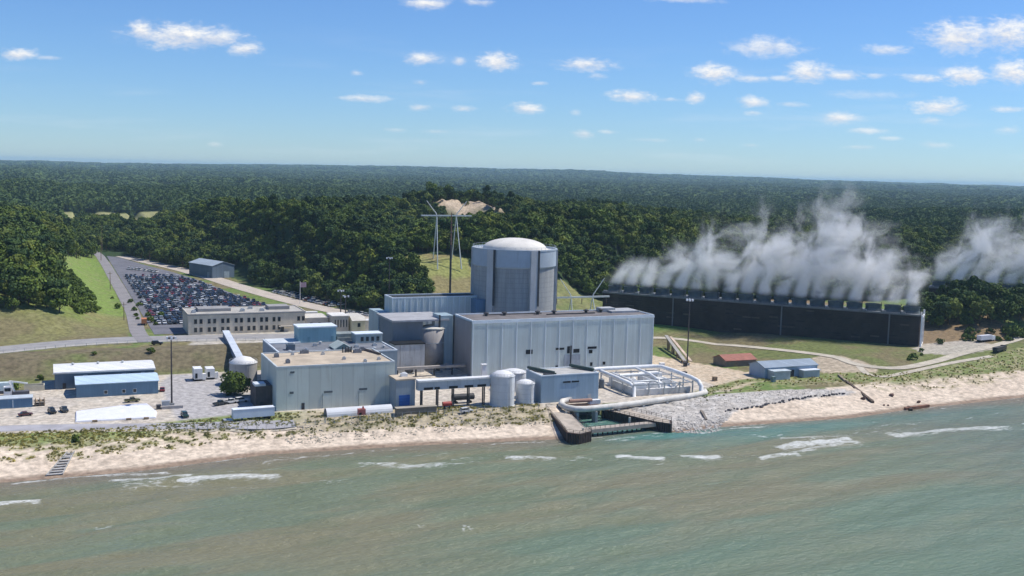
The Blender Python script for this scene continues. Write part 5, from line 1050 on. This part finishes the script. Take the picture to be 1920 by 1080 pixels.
t = T('timber_wall', 'low brown timber wall right of the half-round store', 'wall', (109.6, 350.4, 4)); MB().box(109.8, 124.5, 350.4, 352.8, 3.6, 6.1).build('panel', M('wall_brown', (.26,.22,.17), .9, .2, .5, seam=1.5), t); MB().box(109.6, 124.7, 350.2, 353, 6.11, 6.3).build('coping', M('wall_coping', (.36,.32,.26), .9), t)
t = T('gas_tank', 'small red horizontal tank on legs under the covered gallery', 'tank', (130, 354, 4)); MB().tube([(128, 354, 6), (131.2, 354, 6)], .8, 12).build('shell', red_paint, t); [box('leg', dark_steel, t, x-.15, x+.15, 353.5, 354.5, 3.9, 5.4) for x in (128.6, 130.6)]
t = T('lorry_tank', 'dark tanker trailer parked under the covered gallery', 'trailer', (139, 362, 4)); MB().tube([(134.5, 362, 6.3), (143, 362, 6.3)], 1.2, 12).build('vessel', dark_steel, t); [MB().tube([(x, 360.9, 4.5), (x, 363.1, 4.5)], .5, 10).build('wheel', rubber, t) for x in (136, 141.5)]
for i, (x, y, w_, h, mt, lb) in enumerate(((36, 384.5, 2.6, 2.4, steel, 'grey switchgear box at the foot of the yard lamp mast'), (33.5, 383.2, 1.4, 1.4, dark_steel, 'small dark cabinet left of the grey switchgear box'), (256, 372, 1.6, 1.6, timber, 'brown crate on the dirt yard near the pipe rack'), (250.5, 388, 3.2, 1.1, dark_steel, 'low dark skid between the turbine hall and the dirt yard'), (262.2, 404.6, 1.2, 1.8, dark_steel, 'dark cabinet at the foot of the tall lamp mast'), (249.6, 404, 2.2, 2.2, white_paint, 'white cabinet at the right corner of the turbine hall'), (279, 362.6, 1.3, 2.2, M('crate_teal', (.2,.27,.27), .7), 'grey-green cabinet before the blue-grey shed'))):
    t = T(('switchgear', 'cabinet', 'crate', 'skid', 'cabinet', 'cabinet', 'cabinet')[i], lb, 'cabinet', (x, y, 4)); MB().box(x-w_/2, x+w_/2, y-.8, y+.8, 3.9, 4+h).build('case', mt, t); MB().box(x-w_/2-.1, x+w_/2+.1, y-.9, y+.9, 4.01+h, 4.15+h).build('lid', mt, t)
t = T('yard_platform', 'low grey equipment plinth round the foot of the yard lamp mast', 'plinth', (38, 384, 4)); MB().box(34.5, 41.6, 382.2, 383.6, 3.9, 5).build('slab', M('plinth_grey', (.34,.32,.31), .9), t)
def fence(label, P, h=2.2, sp=3.0, post=steel):
    t = T('security_fence', label, 'fence', (P[0][0], P[0][1], float(H(*P[0])))); rails = MB()
    for (x0, y0), (x1, y1) in zip(P, P[1:]):
        n = max(1, int(math.hypot(x1-x0, y1-y0)/sp)); pv = None
        for k in range(n+1):
            x, y = x0+(x1-x0)*k/n, y0+(y1-y0)*k/n; z = float(H(x, y))
            if k < n or (x1, y1) == tuple(P[-1]): box('post', post, t, x-.07, x+.07, y-.07, y+.07, z-.3, z+h)
            if pv:
                for f in (.05, .5, 1): rails.bar((pv[0], pv[1], pv[2]+h*f), (x, y, z+h*f), .045)
            pv = (x, y, z)
    rails.build('rail', post, t)
fence('thin post fence along the shore road before the service building', [(33, 352), (52, 348.6), (70, 346.2), (84, 348.8)])
fence('thin post fence on the dune edge before the white tanks', [(84, 348.2), (108, 348), (126, 346.2), (162, 345.6)])
fence('thin post fence along the crest of the upper road bank', [(-30, 470), (5, 482), (38, 486.5), (88, 480.5)], 1.4, 4)
t = T('boat_ramp', 'weathered timber steps lying on the sand at the foot of the dune grass', 'steps', (2, 330, 2)); mb = MB()
for k in range(9): f = k/8; x, y = -.2+4.6*f, 322.5+16*f; z = float(H(x, y))+.15; mb.box(x-2.2+f*1.2, x+2.2-f*1.2, y-.6, y+.6, z, z+.2)
mb.build('tread', M('grey_timber', (.36,.35,.33), .9, .2, .6), t)
for s in (-1, 1): MB().bar((-.2+s*2.1, 322, float(H(-.2, 322))+.3), (4.4+s, 339, float(H(4.4, 339))+.5), .25, .4).build('stringer', M('grey_timber', (.3,.29,.27)), t)
# beach timbers and boulders
def beam(label, a, b_, w_, mt, cat='beam', name='driftwood_beam'):
    z = lambda p: float(H(*p)); o = MB().bar((*a, z(a)+w_*.35), (*b_, z(b_)+w_*.35), w_, w_*.9).build(name, mt); return tag(o, label, cat)
beam('long dark timber groyne running down the sand from the dune', (309, 352), (300.5, 326.5), 1.1, M('wet_timber', (.11,.08,.06), .9, .3, .5), 'groyne', 'groyne'); beam('shorter timber groyne section up the dune before the long one', (315.6, 365), (310, 354), .9, M('dry_timber', (.26,.21,.15), .9, .3, .5), 'groyne', 'groyne')
beam('rusty reddish beam lying at the water edge on the right-hand beach', (307.8, 316.6), (321.2, 318.0), 1.3, M('rust_beam', (.23,.11,.07), .85, .3, .5)); beam('short dark stub across the end of the rusty beam', (309, 314.6), (311.4, 318.4), 1.2, M('dark_beam', (.06,.045,.04), .9))
beam('curved grey log at the corner of the rock slope', (219, 322.4), (222.4, 331), .8, M('grey_log', (.2,.17,.14), .9, .3, .6))
g = random.Random(9); bl = []
for i in range(40):
    f = i/39; x = 232+63*f+g.uniform(-.5, .5); y = 329.2+8.6*f**.9+g.uniform(-.8, .8); mb = MB(); rr = g.uniform(.5, .95); rock_mesh(mb, 0, 0, rr*.3, rr, g); o = mb.build('boulder', M('boulder_dark', (.075,.07,.075), .9, .3, .6)); o.location = (x, y, float(H(x, y))); tag(o, 'dark boulder in the row along the top of the sand below the rock slope', 'boulder', 'boulders edging the rock slope')
for x, y, rr, lb in ((299.5,331,1.5,'big dark boulder on the sand at the end of the boulder row'), (316,333,1.5,'reddish brown lump on the sand right of the long groyne'), (321.5,323.5,1.2,'dark lump on the sand above the rusty beam'), (303,323,.7,'dark stump on the wet sand, left one of two'), (304.8,322.6,.7,'dark stump on the wet sand, right one of two')):
    mb = MB(); rock_mesh(mb, 0, 0, rr*.3, rr, g); o = mb.build('boulder', M('boulder_brown', (.12,.07,.055), .9, .3, .6)); o.location = (x, y, float(H(x, y))); tag(o, lb, 'boulder')
def bush(label, u, v, s, rx, h, seed, mat=None, n=700, sz=.5):
    z = float(H(u, v)); t = T('bush', label, 'bush', (u, v, z)); me = crown_mesh('crown', seed, n, sz, rx, -.6, h, 16, mat or leafm); o = bpy.data.objects.new('crown', me); COL.objects.link(o); o.parent = t
    mb = MB(); mb.tube([(u, v, z-.3), (u, v, z+h*.6)], .2, 6, 0, .08); mb.build('stem', bark, t)
bush('dense dark round bush standing before the beige tank', 62.0, 399, 1, 5.6, 8.6, 201, n=3200); bush('pale sandy-green bush heap below the dark clump right of the tower', 463, 404, 1, 4.5, 5, 202, shrubm); bush('lone small bush on the dune by the timber steps', 6, 346, 1, 1.2, 2.4, 203, None, 200, .3)
bush('green bush behind the trailer at the left edge of the yard', -14, 427, 1, 2.6, 3.4, 204, shrubm, 300, .4); bush('scrubby bush at the foot of the cooling tower end', 413, 404, 1, 2, 2.6, 205, leafm, 260, .35)

# ---------------------------------------------------------------- steam and haze
def steam(name, tw, L, pitch, top, dens, hgt=19.4, width=14, seed=0.0, low=.3):
    mb = MB(); k = .12; n = 14
    lo = [(-2, -width+1.5), (-2, -1.5)]; i = mb.pts([(-8,-width+2,hgt),(L+4,-width+2,hgt),(L+4,-2,hgt),(-8,-2,hgt),(-28,-width-9,hgt+16),(L+4,-width-9,hgt+16),(L+4,8,hgt+16),(-28,8,hgt+16),(-50,-width-28,hgt+top),(L-4,-width-28,hgt+top),(L-4,12,hgt+top),(-50,12,hgt+top)])
    for q in ((3,2,1,0),(8,9,10,11)): mb.face([i+x for x in q])
    for a in (0, 4):
        for x in range(4): y = (x+1) % 4; mb.face((i+a+x, i+a+y, i+a+4+y, i+a+4+x))
    mt = bpy.data.materials.new('steam'); mt.use_nodes = True; nt = NT(mt.node_tree); nt.n.remove(nt.n['Principled BSDF']); out = nt.n['Material Output']
    ob = nt.add('ShaderNodeTexCoord').outputs['Object']; x = nt.xyz(ob); h = nt.math('SUBTRACT', x[2], hgt)
    wob = nt.noise(nt.vmath('MULTIPLY', ob, (.05, .05, .035)), 1, 2, .5, 0, True); wx = nt.math('MULTIPLY', nt.math('SUBTRACT', nt.xyz(wob)[0], .5), nt.math('MULTIPLY', nt.math('MINIMUM', h, 30), 1.35))
    xs = nt.math('ADD', nt.math('ADD', x[0], nt.math('MULTIPLY', h, k)), nt.math('ADD', wx, nt.math('MULTIPLY', nt.ss(h, 3, 22), 5)))
    cell = nt.math('ABSOLUTE', nt.math('SUBTRACT', nt.math('FRACT', nt.math('DIVIDE', xs, pitch)), .5)); col = nt.ss(cell, .46, .12)
    wc = nt.add('ShaderNodeTexWhiteNoise', noise_dimensions='1D'); nt.put(wc.inputs['W'], nt.math('ADD', nt.math('FLOOR', nt.math('DIVIDE', xs, pitch)), seed)); col = nt.math('MULTIPLY', col, nt.math('ADD', .45, nt.math('MULTIPLY', wc.outputs[0], .95)))
    colm = nt.math('ADD', col, nt.math('MULTIPLY', nt.math('SUBTRACT', 1, col), nt.ss(h, 3, 18, .12, .9)))
    yc = nt.math('ABSOLUTE', nt.math('DIVIDE', nt.math('ADD', nt.math('ADD', x[1], width/2), nt.math('MULTIPLY', h, .14)), nt.math('ADD', 4.4, nt.math('MULTIPLY', h, .3)))); ym = nt.ss(yc, 1, .45)
    pn = nt.vmath('ADD', nt.vec(nt.math('MULTIPLY', xs, .105), nt.math('MULTIPLY', x[1], .105), nt.math('MULTIPLY', x[2], .098)), (seed, seed, 0)); lob = nt.noise(nt.vmath('MULTIPLY', pn, (.5, .5, .55)), 1, 2); nz = nt.math('ADD', nt.math('MULTIPLY', nt.noise(pn, 1, 5, .62, .45), .76), nt.math('MULTIPLY', lob, .24))
    wid = nt.noise(nt.vec(nt.math('MULTIPLY', xs, .03), seed, 0), 1, 2); env = nt.math('MULTIPLY', nt.math('MULTIPLY', nt.ss(wid, .25, .75, .55, 1.05), nt.ss(xs, L*1.02, L*.5, low, 1.0)), nt.ss(xs, -4, 42, .5, 1))
    hr = nt.math('DIVIDE', h, nt.math('MULTIPLY', env, top)); thr = nt.math('ADD', .3, nt.math('MULTIPLY', nt.math('POWER', nt.math('MAXIMUM', hr, 0), 1.1), .27))
    dn = nt.ss(nt.math('SUBTRACT', nz, thr), 0, .2); dn = nt.math('MULTIPLY', dn, nt.math('MULTIPLY', nt.math('MULTIPLY', colm, nt.ss(nt.math('ADD', xs, nt.math('MULTIPLY', nt.math('SUBTRACT', nz, .5), nt.math('MULTIPLY', nt.math('MINIMUM', h, 20), 1.3))), -2, 4)), ym)); dn = nt.math('MULTIPLY', dn, nt.math('MULTIPLY', nt.ss(hr, 1.05, .35), nt.ss(nt.math('ADD', xs, nt.math('MULTIPLY', nt.math('SUBTRACT', nz, .5), 26)), L+4, L-7))); dn = nt.math('MULTIPLY', dn, nt.math('MULTIPLY', nt.ss(h, -.5, 3), dens))
    dn = nt.math('MULTIPLY', dn, nt.math('ADD', .35, nt.math('DIVIDE', 7, nt.math('ADD', nt.math('MAXIMUM', h, 0), 9))))
    vol = nt.add('ShaderNodeVolumePrincipled'); vol.inputs['Color'].default_value = (.99, .99, .99, 1); vol.inputs['Anisotropy'].default_value = .0; nt.put(vol.inputs['Density'], dn); nt.l.new(vol.outputs[0], out.inputs['Volume'])
    mt.cycles.volume_step_rate = .11
    o = mb.build(name, mt, tw); o.parent = None; o.matrix_world = tw.matrix_basis.copy(); o['kind'] = 'stuff'; return o
steam('steam_plume', tw1, TL, TP, 74, .27); steam('steam_plume', tw2, TL2, TP2, 74, .27, seed=4.3, low=.85)
hz_ = MB().box(-9500, 26500, -6500, 27500, -30, 150).build('haze', bpy.data.materials.new('haze_air')); hz_['kind'] = 'stuff'
mt = hz_.data.materials[0]; mt.use_nodes = True; nt = NT(mt.node_tree); nt.n.remove(nt.n['Principled BSDF']); vol = nt.add('ShaderNodeVolumePrincipled'); vol.inputs['Color'].default_value = (.55, .8, 1, 1); vol.inputs['Density'].default_value = HAZE; vol.inputs['Anisotropy'].default_value = .1
nt.l.new(vol.outputs[0], nt.n['Material Output'].inputs['Volume'])
